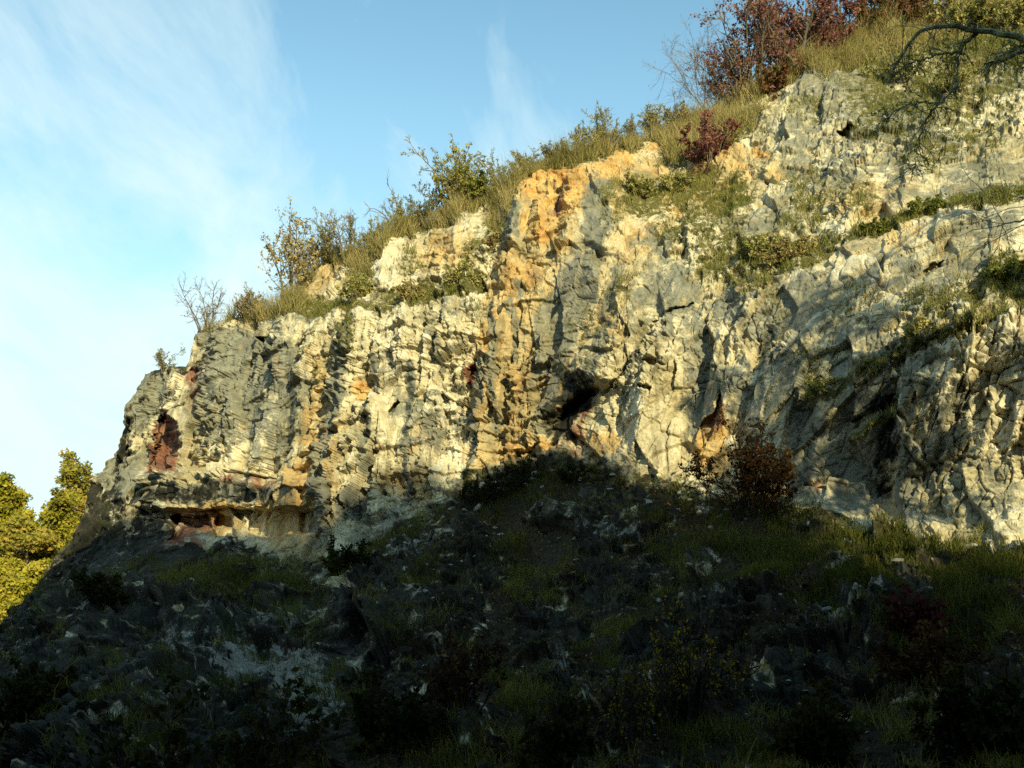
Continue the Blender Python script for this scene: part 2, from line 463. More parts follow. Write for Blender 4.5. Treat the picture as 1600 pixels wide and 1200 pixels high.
# hollows: polygon, depth (m), softness (px)
HOLLOWS = [
    ([(246, 648), (275, 640), (298, 660), (300, 700), (282, 735), (246, 742), (238, 700)], 2.3, 9),
    ([(298, 575), (322, 580), (330, 620), (318, 660), (300, 640)], 0.7, 10),
    ([(268, 800), (330, 806), (340, 832), (300, 850), (268, 846)], 1.3, 5),
    ([(335, 800), (372, 812), (378, 850), (340, 850)], 1.0, 5),
    ([(200, 790), (500, 795), (505, 830), (420, 846), (260, 815)], 1.3, 7),
    ([(350, 735), (430, 740), (432, 762), (350, 760)], 0.6, 5),
    ([(836, 665), (905, 605), (938, 592), (944, 650), (930, 705), (880, 720), (840, 712)], 0.55, 24),
    ([(860, 668), (905, 612), (938, 594), (940, 612), (900, 650)], 0.4, 6),
    ([(1304, 208), (1320, 198), (1336, 198), (1336, 206), (1318, 216)], 0.9, 4),
    ([(1004, 572), (1030, 566), (1044, 574), (1022, 582)], 0.4, 3),
    ([(1000, 606), (1022, 610), (1018, 617), (1000, 615)], 0.35, 3),
    ([(730, 572), (745, 566), (742, 598), (728, 600)], 0.45, 5),
    ([(1090, 660), (1115, 640), (1130, 600), (1136, 625), (1116, 668), (1094, 674)], 0.5, 4),
    ([(396, 530), (420, 525), (428, 545), (408, 552)], 0.9, 5),
    ([(1350, 640), (1412, 580), (1410, 700), (1418, 840), (1350, 835)], 0.15, 30),
    ([(1235, 640), (1280, 610), (1275, 770), (1238, 780)], 0.2, 22),
    ([(868, 318), (882, 300), (890, 312), (872, 332)], 0.25, 4),
    ([(1010, 500), (1080, 462), (1082, 468), (1014, 507)], 0.3, 3),
    ([(935, 610), (1010, 535), (1013, 541), (940, 620)], 0.25, 3),
    ([(1445, 425), (1475, 405), (1478, 412), (1450, 436)], 0.35, 3),
    ([(800, 700), (840, 690), (830, 740), (790, 740)], 0.5, 8),
    ([(600, 640), (620, 618), (626, 624), (606, 646)], 0.6, 2),
]
# steps: the rock below the line stands out (m) over the rock above it; drawn left to right
LEDGES = [
    ([(185, 742), (260, 738), (340, 746), (480, 764), (515, 762)], 1.3, 22),
    ([(180, 870), (330, 888), (440, 880)], 0.5, 16),
    ([(420, 492), (545, 488), (640, 488), (760, 452)], 0.9, 22),
    ([(1120, 420), (1260, 400), (1400, 350), (1620, 300), (1700, 270)], 0.7, 26),
    ([(1250, 620), (1350, 580), (1440, 530), (1600, 495)], 0.2, 22),
    ([(1330, 690), (1400, 640)], 0.5, 14),
    ([(780, 410), (860, 420), (930, 400)], 0.5, 12),
    ([(1060, 340), (1160, 330), (1260, 310)], 0.6, 20),
    ([(250, 985), (400, 960), (560, 955)], 0.8, 20),
    ([(150, 1120), (380, 1060), (560, 1060)], 0.6, 20),
    ([(1060, 905), (1150, 898), (1260, 915)], 1.0, 16),
    ([(830, 870), (900, 865), (1010, 885)], 0.8, 14),
    ([(1290, 965), (1420, 915), (1600, 905)], 0.7, 24),
    ([(535, 885), (600, 862), (660, 842), (720, 815)], 1.1, 14),
    ([(560, 960), (640, 930), (760, 925)], 0.9, 14),
]

STEP = 1.2
pxs = np.concatenate([np.arange(-420, -60, 5.0), np.arange(-60, 1660, STEP), np.arange(1660, 2050, 5.0), np.arange(2050, 3200, 11.0)])
NR = 1020
tt = np.linspace(0, 1, NR) ** 1.08
SKY_PY = skyline(pxs) + 4 * fbm(pxs / 40, pxs * 0, 2, 91)
BOT = 1262.0
PX = np.repeat(pxs[None], NR, 0)
PY = SKY_PY[None] + (BOT - SKY_PY)[None] * tt[:, None]
# irregular outlines for everything drawn below
WX = PX + 13 * fbm(PX / 60, PY / 60, 4, 11) + 4 * fbm(PX / 12, PY / 12, 3, 12)
WY = PY + 13 * fbm(PX / 60, PY / 60, 4, 21) + 4 * fbm(PX / 12, PY / 12, 3, 22)

Yd = base_depth(PX, PY)
D0 = Yd.copy()
slope_m = 1 - sstep(-14, 14, poly_sd(WX, WY, SLOPE_POLY))
for pts, wl_, wr_, h in RIBS:
    xs = [p[0] for p in pts]; ys = [p[1] for p in pts]
    sel = (PX > min(xs) - 140) & (PX < max(xs) + 140) & (PY > min(ys) - 140) & (PY < max(ys) + 140)
    d, s, par = seg_dist(WX[sel], WY[sel], pts)
    w = np.where(s > 0, wr_, wl_)
    prof = np.clip(1 - d / w, 0, 1)
    prof = np.where(s > 0, prof ** 1.3, prof)
    fade = sstep(0, 0.12, par) * (1 - sstep(0.85, 1, par)) * 0.8 + 0.2
    Yd[sel] -= h * prof * fade
for pts, h, soft in HOLLOWS:
    xs = [p[0] for p in pts]; ys = [p[1] for p in pts]
    sel = (PX > min(xs) - 50) & (PX < max(xs) + 50) & (PY > min(ys) - 50) & (PY < max(ys) + 50)
    k = 0.75
    sd = poly_sd(PX[sel] + (WX - PX)[sel] * k, PY[sel] + (WY - PY)[sel] * k, pts)
    Yd[sel] += h * (1 - sstep(-soft, 0, sd))
for pts, h, soft in LEDGES:
    xs = [p[0] for p in pts]; ys = [p[1] for p in pts]
    sel = (PX > min(xs) - 60) & (PX < max(xs) + 60) & (PY > min(ys) - 160) & (PY < max(ys) + 160)
    d, s, par = seg_dist(WX[sel], WY[sel], pts)
    sd = -s * d          # positive below a line drawn left to right
    sd = np.where(par < 1e-3, d, sd); 
    endf = sstep(0, 0.06, par) * (1 - sstep(0.94, 1, par))
    Yd[sel] -= h * endf * sstep(-soft, 3, sd) * (1 - sstep(8, 120, sd))

P0 = at(PX, PY, Yd)
PB = at(PX, PY, D0)
U, Z = PB[..., 0] * 1.12, PB[..., 2] + 0.6 * (PB[..., 1] + 0.6 * PB[..., 0] - 33)
_du = np.gradient(PB, axis=1); _dv = np.gradient(PB, axis=0)
BN = np.cross(_dv, _du); BN /= np.linalg.norm(BN, axis=-1, keepdims=True) + 1e-9
BN *= np.where(BN[..., 1:2] > 0, -1, 1)          # outward, towards the viewer's side

# fracture blocks: several sizes, standing along the steep joints of each part of the wall
def blocks(u, z, ang, su, sz, seed, warp, tiltk=1.0, crack=0.10):
    wu = u + warp * fbm(u / (su * 2.2), z / (su * 2.2), 3, seed + 3)
    wz = z + warp * fbm(u / (su * 2.2), z / (su * 2.2), 3, seed + 5)
    ca, sa = math.cos(ang), math.sin(ang)
    a, b = (wu * ca - wz * sa) / su, (wu * sa + wz * ca) / sz
    F1, F2, ddx, ddy, r1, r2, r3 = worley(a, b, seed)
    off = (r1 - 0.5) * 1.0 + tiltk * ((r2 - 0.5) * ddx * 2.0 + (r3 - 0.5) * ddy * 2.0)
    ck = 1 - sstep(0, crack, F2 - F1)
    return off, ck, r1, r2

ANG = math.radians(16)
right_w = sstep(880, 1050, PX)                    # leaning joints on the right, upright pillars on the left
def lean_blocks(al, ar, *a, **k):
    L_ = blocks(U, Z, math.radians(al), *a, **k); R_2 = blocks(U, Z, math.radians(ar), *a, **k)
    return [p * (1 - right_w) + q * right_w for p, q in zip(L_, R_2)]
bA, cA, rA, _ = lean_blocks(5, 19, 1.3, 3.6, 101, 0.35, 1.2, 0.035)
bB, cB, rB, _ = lean_blocks(5, 19, 0.50, 1.25, 202, 0.18, 1.2, 0.06)
bB2, cB2, rB2, _ = blocks(U, Z, math.radians(9), 0.62, 0.42, 207, 0.16, 1.2, 0.06)
mB = sstep(-0.2, 0.2, fbm(U / 5, Z / 5, 2, 71) + 0.12 + (right_w - 0.5) * 0.5)
bB = bB2 * (1 - mB) + bB * mB; cB = cB2 * (1 - mB) + cB * mB
bC, cC, rC, rC2 = lean_blocks(8, 22, 0.20, 0.46, 303, 0.07, 1.3, 0.08)
bD, cD, rD, _ = blocks(U, Z, math.radians(-14), 0.12, 0.14, 404, 0.05, 1.3, 0.1)
# broken ground versus clean slabs
rough = np.clip(0.85 + 1.7 * fbm(U / 2.2, Z / 3.4, 3, 61), 0.15, 1.7)
for cx, cy, rx, ry, k in [(880, 500, 50, 120, 0.35), (1015, 680, 45, 80, 0.4), (1260, 460, 60, 55, 0.3), (1470, 600, 50, 70, 0.7),
                          (925, 340, 26, 60, 0.3), (330, 766, 150, 18, 0.4), (1050, 440, 60, 50, 0.5), (260, 880, 90, 30, 0.4), (450, 830, 60, 40, 0.6), (850, 340, 50, 60, 0.7)]:
    m = 1 - sstep(0.6, 1.1, np.hypot((WX - cx) / rx, (WY - cy) / ry))
    rough *= 1 - m * (1 - k)
wallk = 1 - 0.82 * slope_m
lower = sstep(870, 960, PY) * (1 - sstep(600, 700, PX))
calm = 1 - 0.5 * (1 - sstep(0.6, 1.15, np.hypot((PX - 1450) / 150, (PY - 640) / 190)))
disp = (0.44 * calm * bA + 0.20 * bB * (0.35 + 0.65 * rough) + 0.105 * bC * rough + 0.042 * bD * rough) * wallk
disp -= (0.06 * cA + 0.15 * cB * (0.3 + 0.6 * rough) + 0.05 * cC * rough) * wallk
disp += wallk * 0.05 * fbm(U / 0.8, Z / 0.8, 5, 55, 0.6) + wallk * 0.25 * fbm(U / 4.0, Z / 4.0, 3, 56)
# lumpy talus with stones and rock breaking through
Y0 = P0[..., 1]
disp += wallk * 0.028 * fbm(U / 0.22, Z / 0.4, 3, 59, 0.6)
def joints(q, along, seed, ln):
    """parallel joints: each band stands out at its start and falls back to its end"""
    q = q + 0.30 * fbm(U / 2.2, Z / 2.2, 4, seed + 1)
    k = np.floor(q); f = q - k
    seg = np.floor(along / ln + 7.3 * hsh(k, k * 0, seed + 2) + 0.25 * fbm(U / 1.5, Z / 1.5, 2, seed + 5))
    return (1 - f) * np.clip(hsh(k, seg, seed + 3) * 1.35 - 0.35, 0, 1)
tl = math.radians(6) * (1 - right_w) + math.radians(19) * right_w
J1 = joints((U * np.cos(tl) - Z * np.sin(tl)) / 1.15, Z, 611, 3.2)
J1b = joints((U * np.cos(tl) - Z * np.sin(tl)) / 0.42, Z, 641, 1.1)
bd = math.radians(9) * (1 - right_w) + math.radians(27) * right_w
J2 = joints((Z * np.cos(bd) - U * np.sin(bd)) / 1.25, U, 711, 2.2)
J2b = joints((Z * np.cos(bd) - U * np.sin(bd)) / 0.36, U, 741, 1.0)
disp += wallk * (0.50 * calm * J1 + 0.17 * J1b * rough + 0.26 * J2 + 0.10 * J2b * rough) * np.clip(0.9 + 0.6 * fbm(U / 3, Z / 3, 2, 751), 0.2, 1.4)
bS, cS, rS, _ = blocks(P0[..., 0], Y0 * 0.8 + Z, 0.3, 0.75, 0.75, 505, 0.3, 1.2, 0.1)
bT, cT, rT, _ = blocks(P0[..., 0], Y0 * 0.8 + Z, 0.1, 0.22, 0.22, 515, 0.08, 1.2, 0.1)
rock_out = sstep(-0.05, 0.25, fbm(PX / 120, PY / 90, 4, 525) - 0.08)
rock_out = np.maximum(rock_out, 0.95 * (1 - sstep(0.5, 1.2, np.min([np.hypot((WX - a) / c, (WY - b) / d) for a, b, c, d in
    [(640, 850, 90, 32), (880, 815, 60, 26), (950, 915, 90, 50), (1150, 945, 110, 42), (1330, 952, 90, 32), (700, 960, 90, 60), (860, 1065, 60, 50), (590, 930, 60, 70), (760, 900, 50, 30), (1010, 840, 50, 22), (640, 1040, 80, 60), (1050, 1010, 60, 40)]], axis=0))))
disp += slope_m * rock_out * (0.16 * bA + 0.14 * bB + 0.05 * bC + 0.34 * J2 + 0.07 * J1 + 0.07 * J2b - 0.05 * cB)
disp += slope_m * (0.03 * bT + (0.03 + 0.22 * rock_out) * bS + 0.30 * fbm(P0[..., 0] / 2.5, Y0 / 2.5, 4, 57) + 0.07 * fbm(P0[..., 0] / 0.25, (Y0 + Z) / 0.25, 3, 58))
NRM = np.array([-0.30, -0.90, 0.10]); NRM /= np.linalg.norm(NRM)
nd = 0.55 * NRM[None, None] + 0.45 * BN
nd = nd * (1 - slope_m[..., None]) + (0.3 * NRM[None, None] + 0.7 * BN) * slope_m[..., None]
lwm = sstep(880, 960, PY)[..., None] * (PX < 640)[..., None]
nd = nd * (1 - lwm) + (0.35 * NRM[None, None] + 0.65 * BN) * lwm
nd /= np.linalg.norm(nd, axis=-1, keepdims=True)
shallow = 1 - 0.45 * sstep(0.30, 0.62, BN[..., 2]) * (1 - slope_m) * (1 - lwm[..., 0])
disp = disp * shallow
dpad = np.pad(disp, 1, mode='edge')               # weathered edges: no step narrower than the sheet can carry
dpad = 0.18 * dpad[:, :-2] + 0.64 * dpad[:, 1:-1] + 0.18 * dpad[:, 2:]
disp = 0.18 * dpad[:-2] + 0.64 * dpad[1:-1] + 0.18 * dpad[2:]
lft = 1 - sstep(240, 330, PX)
edge_k = sstep(0, 16, PY - SKY_PY[None]) * 0.75 + 0.25
edge_k = edge_k * (1 - lft) + lft * (0.55 + 0.45 * sstep(0, 45, PY - SKY_PY[None]))
P = P0 + nd * (disp * edge_k)[..., None]

# ---- surface masks
def blobs(lst):
    m = np.zeros(PX.shape)
    for cx, cy, rx, ry, ang, k in lst:
        r = max(rx, ry) * 1.5 + 30
        i0 = np.searchsorted(pxs, cx - r); i1 = np.searchsorted(pxs, cx + r)
        if i1 <= i0: continue
        sl = (slice(None), slice(i0, i1))
        a = math.radians(ang); ca, sa = math.cos(a), math.sin(a)
        ddx, ddy = WX[sl] - cx, WY[sl] - cy
        e = np.hypot((ddx * ca + ddy * sa) / rx, (-ddx * sa + ddy * ca) / ry)
        m[sl] = np.maximum(m[sl], k * (1 - sstep(0.45, 1.25, e)))
    return m

def band(lst):
    m = np.zeros(PX.shape)
    for pts, w, k in lst:
        d, _, _ = seg_dist(WX, WY, pts)
        m = np.maximum(m, k * (1 - sstep(0.3 * w, 1.2 * w, d)))
    return m

m_or = blobs([(870, 300, 70, 62, 0, 0.95), (850, 345, 45, 40, 0, .9), (960, 262, 62, 28, -20, .75), (1040, 222, 40, 16, -20, .6), (820, 425, 55, 40, 0, .62), (500, 430, 45, 28, -20, .5),
              (695, 390, 30, 34, 0, .62), (790, 560, 65, 150, 10, .62), (850, 600, 60, 80, 0, .72), (800, 480, 50, 70, 0, .55), (900, 470, 45, 90, 20, .55), (1000, 370, 80, 40, 0, .42),
              (1130, 262, 70, 45, 0, .62), (1190, 235, 24, 12, 0, .8), (1040, 310, 60, 30, 0, .55), (500, 690, 26, 20, 0, .85), (480, 750, 40, 30, 0, .6), (820, 710, 60, 34, 0, .85), (560, 610, 17, 22, 0, .8), (540, 480, 26, 12, 0, .8),
              (1110, 705, 36, 60, 0, .7), (1350, 315, 80, 50, 0, .42), (1410, 372, 50, 26, 0, .42), (1400, 300, 40, 60, 15, .45), (330, 800, 60, 20, 0, .75), (450, 800, 60, 60, 0, .62), (500, 640, 22, 120, 0, .5),
              (1210, 260, 30, 20, 0, .5), (1560, 265, 20, 14, 0, .5), (760, 640, 30, 40, 0, .5), (650, 760, 60, 30, 0, .4), (940, 700, 40, 30, 0, .5)])
m_or = np.maximum(m_or, blobs([(830, 520, 110, 230, 12, .42), (800, 600, 70, 160, 8, .5), (880, 440, 80, 110, 20, .45), (1000, 290, 110, 50, -15, .5), (1120, 280, 100, 60, -10, .5), (950, 480, 40, 120, 18, .42), (700, 400, 60, 50, 0, .45), (480, 440, 50, 30, -30, .45), (760, 700, 40, 60, 0, .5), (510, 700, 30, 110, 0, .5)]))
m_or = np.maximum(m_or, blobs([(455, 845, 55, 40, 0, .62), (300, 806, 40, 8, 5, .8), (350, 830, 40, 20, 0, .6)]))
m_re = blobs([(268, 692, 34, 52, 0, 1.0), (315, 600, 20, 60, 0, .5), (350, 705, 40, 34, 0, .36), (300, 830, 56, 34, 0, .72), (390, 752, 70, 16, 0, .6), (850, 850, 34, 30, 0, .8), (900, 900, 26, 50, 20, .62), (735, 585, 12, 22, 0, .85),
              (880, 318, 12, 22, 20, .5), (880, 690, 60, 40, -30, .45), (915, 635, 34, 30, -30, .5), (1275, 730, 16, 70, 0, .34), (1392, 760, 20, 80, 0, .55), (1120, 650, 16, 40, 20, .6), (1100, 780, 40, 20, 0, .5)])
m_re = np.maximum(m_re, 0.95 * (1 - sstep(-6, 8, poly_sd(PX + 0.4 * (WX - PX), PY + 0.4 * (WY - PY), [(248, 650), (275, 646), (298, 664), (296, 700), (284, 738), (244, 742), (238, 700)]))))
m_gr = blobs([(420, 600, 90, 100, 0, .70), (370, 560, 70, 60, 0, .85), (360, 640, 50, 80, 0, .72), (235, 620, 34, 80, 20, .85), (190, 740, 40, 60, 0, .9), (330, 768, 150, 22, 2, .92), (150, 850, 60, 80, 30, .9), (470, 490, 70, 16, 0, .5),  # grey rock; stronger on the left buttress to paint in its shaded side
              (640, 850, 110, 60, 0, .72), (560, 790, 40, 40, 0, .75), (885, 500, 44, 150, 18, .78), (800, 350, 14, 60, 8, .9), (928, 345, 26, 70, 10, .88), (1050, 450, 60, 60, 20, .6), (1030, 380, 50, 30, 0, .6),
              (1100, 600, 50, 70, 18, .55), (1262, 465, 64, 60, 0, .62), (1300, 140, 100, 70, -20, .6), (1190, 350, 90, 36, -10, .6), (1320, 250, 60, 30, 0, .58), (1500, 230, 60, 60, 20, .45), (1540, 360, 90, 40, -20, .55),
              (1340, 560, 90, 70, 0, .62), (1330, 720, 60, 110, 0, .75), (1440, 720, 50, 130, 0, .6), (1440, 550, 40, 40, 0, .72), (1540, 760, 80, 60, 0, .5), (700, 500, 60, 60, 0, .42), (620, 600, 50, 90, 0, .4), (680, 660, 60, 60, 0, .45), (1250, 600, 40, 60, 0, .55), (1000, 700, 20, 60, 20, .4), (1450, 460, 90, 40, -10, .45), (260, 880, 80, 40, 0, .8)])
m_gr = np.maximum(m_gr, blobs([(1420, 180, 90, 60, -20, .7), (1340, 180, 60, 60, 0, .65), (1520, 280, 90, 40, -20, .6), (1300, 280, 70, 40, 0, .55), (1420, 300, 70, 40, 0, .5), (1240, 240, 40, 50, 0, .5), (1560, 130, 60, 40, 0, .6), (1330, 110, 120, 70, -20, .7), (1270, 200, 70, 40, 0, .55), (1400, 250, 60, 60, 0, .5), (1180, 500, 60, 60, 15, .55), (1230, 560, 60, 50, 0, .6), (1400, 430, 60, 50, 0, .55), (1080, 520, 30, 70, 20, .6), (1140, 480, 40, 60, 20, .55),
                              (1500, 420, 80, 40, -20, .5), (1570, 560, 50, 40, 0, .5), (1480, 640, 60, 90, 0, .5), (1360, 640, 70, 80, 0, .75), (1260, 700, 50, 90, 0, .72), (300, 520, 60, 30, 0, .6), (350, 640, 60, 80, 0, .6), (440, 680, 60, 60, 0, .6), (250, 720, 60, 40, 0, .55), (1000, 480, 30, 60, 20, .5), (1160, 620, 40, 50, 0, .5)]))
m_gr = np.maximum(m_gr, band([([(543, 500), (525, 620), (508, 740), (500, 850)], 14, .9), ([(590, 560), (577, 640), (570, 745)], 9, .85), ([(648, 570), (643, 690), (639, 790)], 8, .85),
                              ([(752, 560), (747, 620), (732, 760)], 11, .85), ([(775, 470), (770, 560), (766, 670)], 9, .8), ([(620, 640), (720, 600)], 9, .6), ([(640, 690), (740, 650)], 9, .6)]))
m_gr = np.maximum(m_gr, band([([(930, 400), (890, 520), (845, 670)], 20, .85), ([(965, 420), (935, 540), (915, 620)], 12, .75), ([(1062, 430), (1035, 530)], 12, .8), ([(1105, 560), (1085, 670)], 14, .8), ([(1192, 560), (1180, 690)], 13, .85),
                              ([(1420, 570), (1412, 700), (1422, 850)], 16, .95), ([(1385, 600), (1372, 840)], 13, .85), ([(1345, 640), (1340, 790)], 14, .85), ([(812, 440), (798, 600)], 8, .7), ([(700, 470), (688, 570)], 9, .7), ([(1000, 520), (975, 640)], 9, .7), ([(1500, 560), (1490, 760)], 10, .6), ([(1240, 560), (1235, 760)], 14, .8)]))
m_vg = blobs([(640, 462, 80, 20, -8, .72), (730, 445, 60, 18, -12, .72), (520, 478, 70, 14, 0, .7), (480, 478, 60, 8, 0, .8), (1010, 310, 60, 40, -10, .72), (1080, 290, 70, 40, -20, .72), (1140, 310, 60, 50, 0, .7), (1100, 350, 110, 40, 0, .55), (1190, 400, 120, 34, -5, .68), (1240, 390, 90, 34, -10, .75), (1170, 440, 60, 30, 0, .6),
              (1500, 140, 150, 90, -15, .62), (1560, 60, 160, 70, 0, .8), (1400, 80, 120, 40, -15, .8), (1430, 200, 60, 60, 0, .5), (1570, 440, 60, 50, -25, .72), (1480, 480, 60, 24, -20, .6), (1120, 215, 110, 34, -25, .8), (960, 470, 40, 70, 20, .42), (920, 520, 40, 90, 18, .4),
              (1300, 300, 90, 30, 0, .45), (1360, 180, 60, 60, 0, .42), (740, 400, 40, 30, 0, .6), (560, 430, 40, 24, 0, .6), (650, 420, 30, 24, 0, .5), (680, 810, 60, 30, -20, .5), (850, 470, 30, 90, 15, .35), (700, 350, 40, 14, 0, .6), (545, 560, 12, 60, 0, .5), (1000, 440, 30, 30, 0, .35), (770, 380, 22, 60, 10, .6), (780, 330, 25, 40, 0, .6)])
m_vg = np.maximum(m_vg, blobs([(1460, 230, 90, 40, -20, .55), (1380, 210, 60, 30, 0, .5), (1540, 220, 70, 30, -20, .55), (1330, 140, 40, 40, 0, .5), (1250, 280, 50, 30, 0, .5), (1480, 160, 60, 40, 0, .6), (1400, 150, 130, 70, -20, .6), (1320, 90, 90, 40, -20, .55), (1260, 170, 40, 40, 0, .45), (1290, 330, 110, 40, -10, .55), (1560, 180, 60, 50, 0, .5), (1130, 400, 90, 60, 0, .6), (1060, 360, 60, 40, 0, .5), (1520, 470, 110, 30, -20, .6), (1440, 480, 50, 30, 0, .5),
                              (1350, 480, 60, 40, 0, .42), (1270, 560, 40, 40, 0, .5), (1210, 470, 30, 50, 0, .45), (760, 470, 30, 60, 0, .4), (950, 330, 24, 60, 10, .5), (900, 560, 40, 60, 20, .42), (600, 480, 80, 16, 0, .6), (540, 520, 20, 60, 0, .6), (500, 560, 16, 60, 0, .4)]))
m_vg = np.maximum(m_vg, band([([(1180, 440), (1290, 395), (1400, 345), (1620, 300), (1700, 270)], 15, .72), ([(1250, 630), (1350, 585), (1440, 535), (1600, 490)], 17, .72), ([(1330, 690), (1400, 645)], 12, .7),
                              ([(420, 490), (545, 484), (640, 480), (760, 446)], 9, .75)]))
ds = PY - SKY_PY[None]
m_vg = np.maximum(m_vg, 0.95 * (1 - sstep(2, 26 + 10 * sstep(900, 1300, PX), ds + 10 * fbm(PX / 22, PY / 22, 3, 33))) * sstep(300, 430, PX))
m_vg = np.maximum(m_vg, 0.6 * (1 - sstep(2, 14, ds)) * (PX < 330))
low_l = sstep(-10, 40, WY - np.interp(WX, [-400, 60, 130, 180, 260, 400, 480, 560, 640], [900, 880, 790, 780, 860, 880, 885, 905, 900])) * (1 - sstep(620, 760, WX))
m_dk = np.maximum(np.maximum(0.85 * low_l, slope_m * (0.25 + 0.75 * rock_out)), blobs([(150, 820, 60, 90, 25, .8), (200, 690, 22, 70, 18, .7), (1340, 620, 50, 60, 0, .5), (1250, 690, 30, 90, 0, .5), (1385, 690, 24, 140, 0, .6), (330, 770, 150, 22, 2, .66), (280, 880, 110, 34, 0, .95), (370, 875, 70, 30, 0, .8), (230, 850, 50, 34, 0, .9), (888, 640, 44, 80, 20, .85), (1390, 640, 24, 50, 0, .5), (240, 830, 50, 50, 0, .7), (565, 800, 34, 30, 0, .6), (300, 580, 60, 14, 0, .6)]))  # dark rock and stains, plus shade painted in below the left shelf
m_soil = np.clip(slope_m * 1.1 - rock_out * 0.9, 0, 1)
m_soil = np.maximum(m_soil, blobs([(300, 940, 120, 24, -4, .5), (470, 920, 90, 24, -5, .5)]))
m_vg = np.maximum(m_vg, blobs([(420, 920, 130, 18, -5, .7), (330, 930, 120, 16, -3, .6), (1250, 870, 150, 30, 0, .62), (1360, 905, 110, 22, -18, .8), (1530, 895, 120, 16, 0, .75), (900, 800, 160, 40, -5, .45), (1150, 850, 80, 26, 0, .6)]))
m_pa = blobs([(420, 1035, 120, 36, 0, .8), (480, 1085, 76, 50, 30, .85), (300, 1010, 80, 30, 0, .5), (430, 980, 90, 20, 0, .4), (640, 850, 70, 34, -10, .55), (880, 810, 60, 24, 0, .55), (960, 830, 60, 24, 0, .45), (700, 1010, 60, 30, 0, .35), (880, 1060, 40, 30, 0, .55), (1100, 930, 60, 40, 0, .45), (1330, 950, 60, 24, -15, .5), (270, 790, 60, 60, 0, .35), (120, 910, 60, 40, 0, .35), (480, 1140, 80, 30, 0, .5), (840, 930, 50, 50, 0, .4), (1250, 950, 40, 60, 0, .4)])
m_pa *= np.clip(low_l + slope_m, 0, 1)
FOOTL = [(300, 905), (420, 890), (520, 885), (545, 890), (580, 855), (650, 828), (720, 775), (790, 738), (880, 734), (960, 748), (1050, 760), (1095, 796), (1250, 808), (1330, 846), (1450, 850), (1600, 872), (1700, 880)]
fd, _, _ = seg_dist(WX, WY, FOOTL)
near = 1 - sstep(4, 46, fd + 22 * fbm(PX / 26, PY / 20, 4, 645))
m_gr = np.maximum(m_gr, 0.8 * near * (PX < 1000)); m_soil = np.maximum(m_soil, 0.62 * near); m_vg = np.maximum(m_vg, 0.55 * near)
blk = np.clip(0.35 * rA + 0.4 * rB + 0.35 * rC - 0.05, 0, 1)

# ---- vertices behind the skyline: the top of the hill going back
rays_h = np.stack([P[0, :, 0], P[0, :, 1]], -1); rays_h /= np.linalg.norm(rays_h, axis=1, keepdims=True)
elev = (P[0, :, 2] - CAM_Z) / np.hypot(P[0, :, 0], P[0, :, 1])
back = []
for d_, f in ((0.5, 0.35), (1.5, 0.45), (4, 0.5), (9, 0.45), (18, 0.35), (32, 0.2)):
    q = P[0].copy()
    q[:, 0] += rays_h[:, 0] * d_; q[:, 1] += rays_h[:, 1] * d_
    q[:, 0] += d_ * 0.25 * (1 - sstep(180, 330, pxs))          # the far side of the left corner closes inwards
    q[:, 2] += np.clip(elev, 0.02, 1) * d_ * f + 0.12 * fbm(q[:, 0] / 1.5, q[:, 1] / 1.5, 3, 77)
    back.append(q)
P = np.concatenate([np.stack(back[::-1]), P], 0)
NB = len(back)
def ext(a, v=None): return np.concatenate([np.repeat(a[:1] if v is None else np.full_like(a[:1], v), NB, 0), a], 0)
maskA = np.stack([ext(m_or), ext(m_gr), ext(m_re), ext(m_vg, 0.9)], -1)
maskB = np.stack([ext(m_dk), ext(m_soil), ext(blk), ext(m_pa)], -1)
R_, C_ = P.shape[:2]
idx = np.arange(R_ * C_).reshape(R_, C_)
quads = np.stack([idx[:-1, :-1], idx[1:, :-1], idx[1:, 1:], idx[:-1, 1:]], -1).reshape(-1, 4)
sl_full = ext(slope_m)
fs = (sl_full[:-1, :-1] > 0.5).reshape(-1)


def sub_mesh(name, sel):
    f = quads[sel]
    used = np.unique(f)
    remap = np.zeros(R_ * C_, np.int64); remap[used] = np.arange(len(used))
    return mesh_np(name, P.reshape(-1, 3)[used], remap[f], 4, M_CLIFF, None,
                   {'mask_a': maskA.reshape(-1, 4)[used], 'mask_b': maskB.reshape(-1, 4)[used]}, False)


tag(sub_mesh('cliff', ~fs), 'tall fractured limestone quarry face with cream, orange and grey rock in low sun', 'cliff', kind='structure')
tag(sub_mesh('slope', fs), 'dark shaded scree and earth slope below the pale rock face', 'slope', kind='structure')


def surf(px, py):
    """point of the finished cliff or slope at a photo pixel"""
    j = int(np.clip(np.searchsorted(pxs, px), 0, len(pxs) - 1))
    t = (py - SKY_PY[j]) / (BOT - SKY_PY[j])
    i = int(np.clip(round(max(t, 0) ** (1 / 1.08) * (NR - 1)), 0, NR - 1))
    return P[NB + i, j].copy()


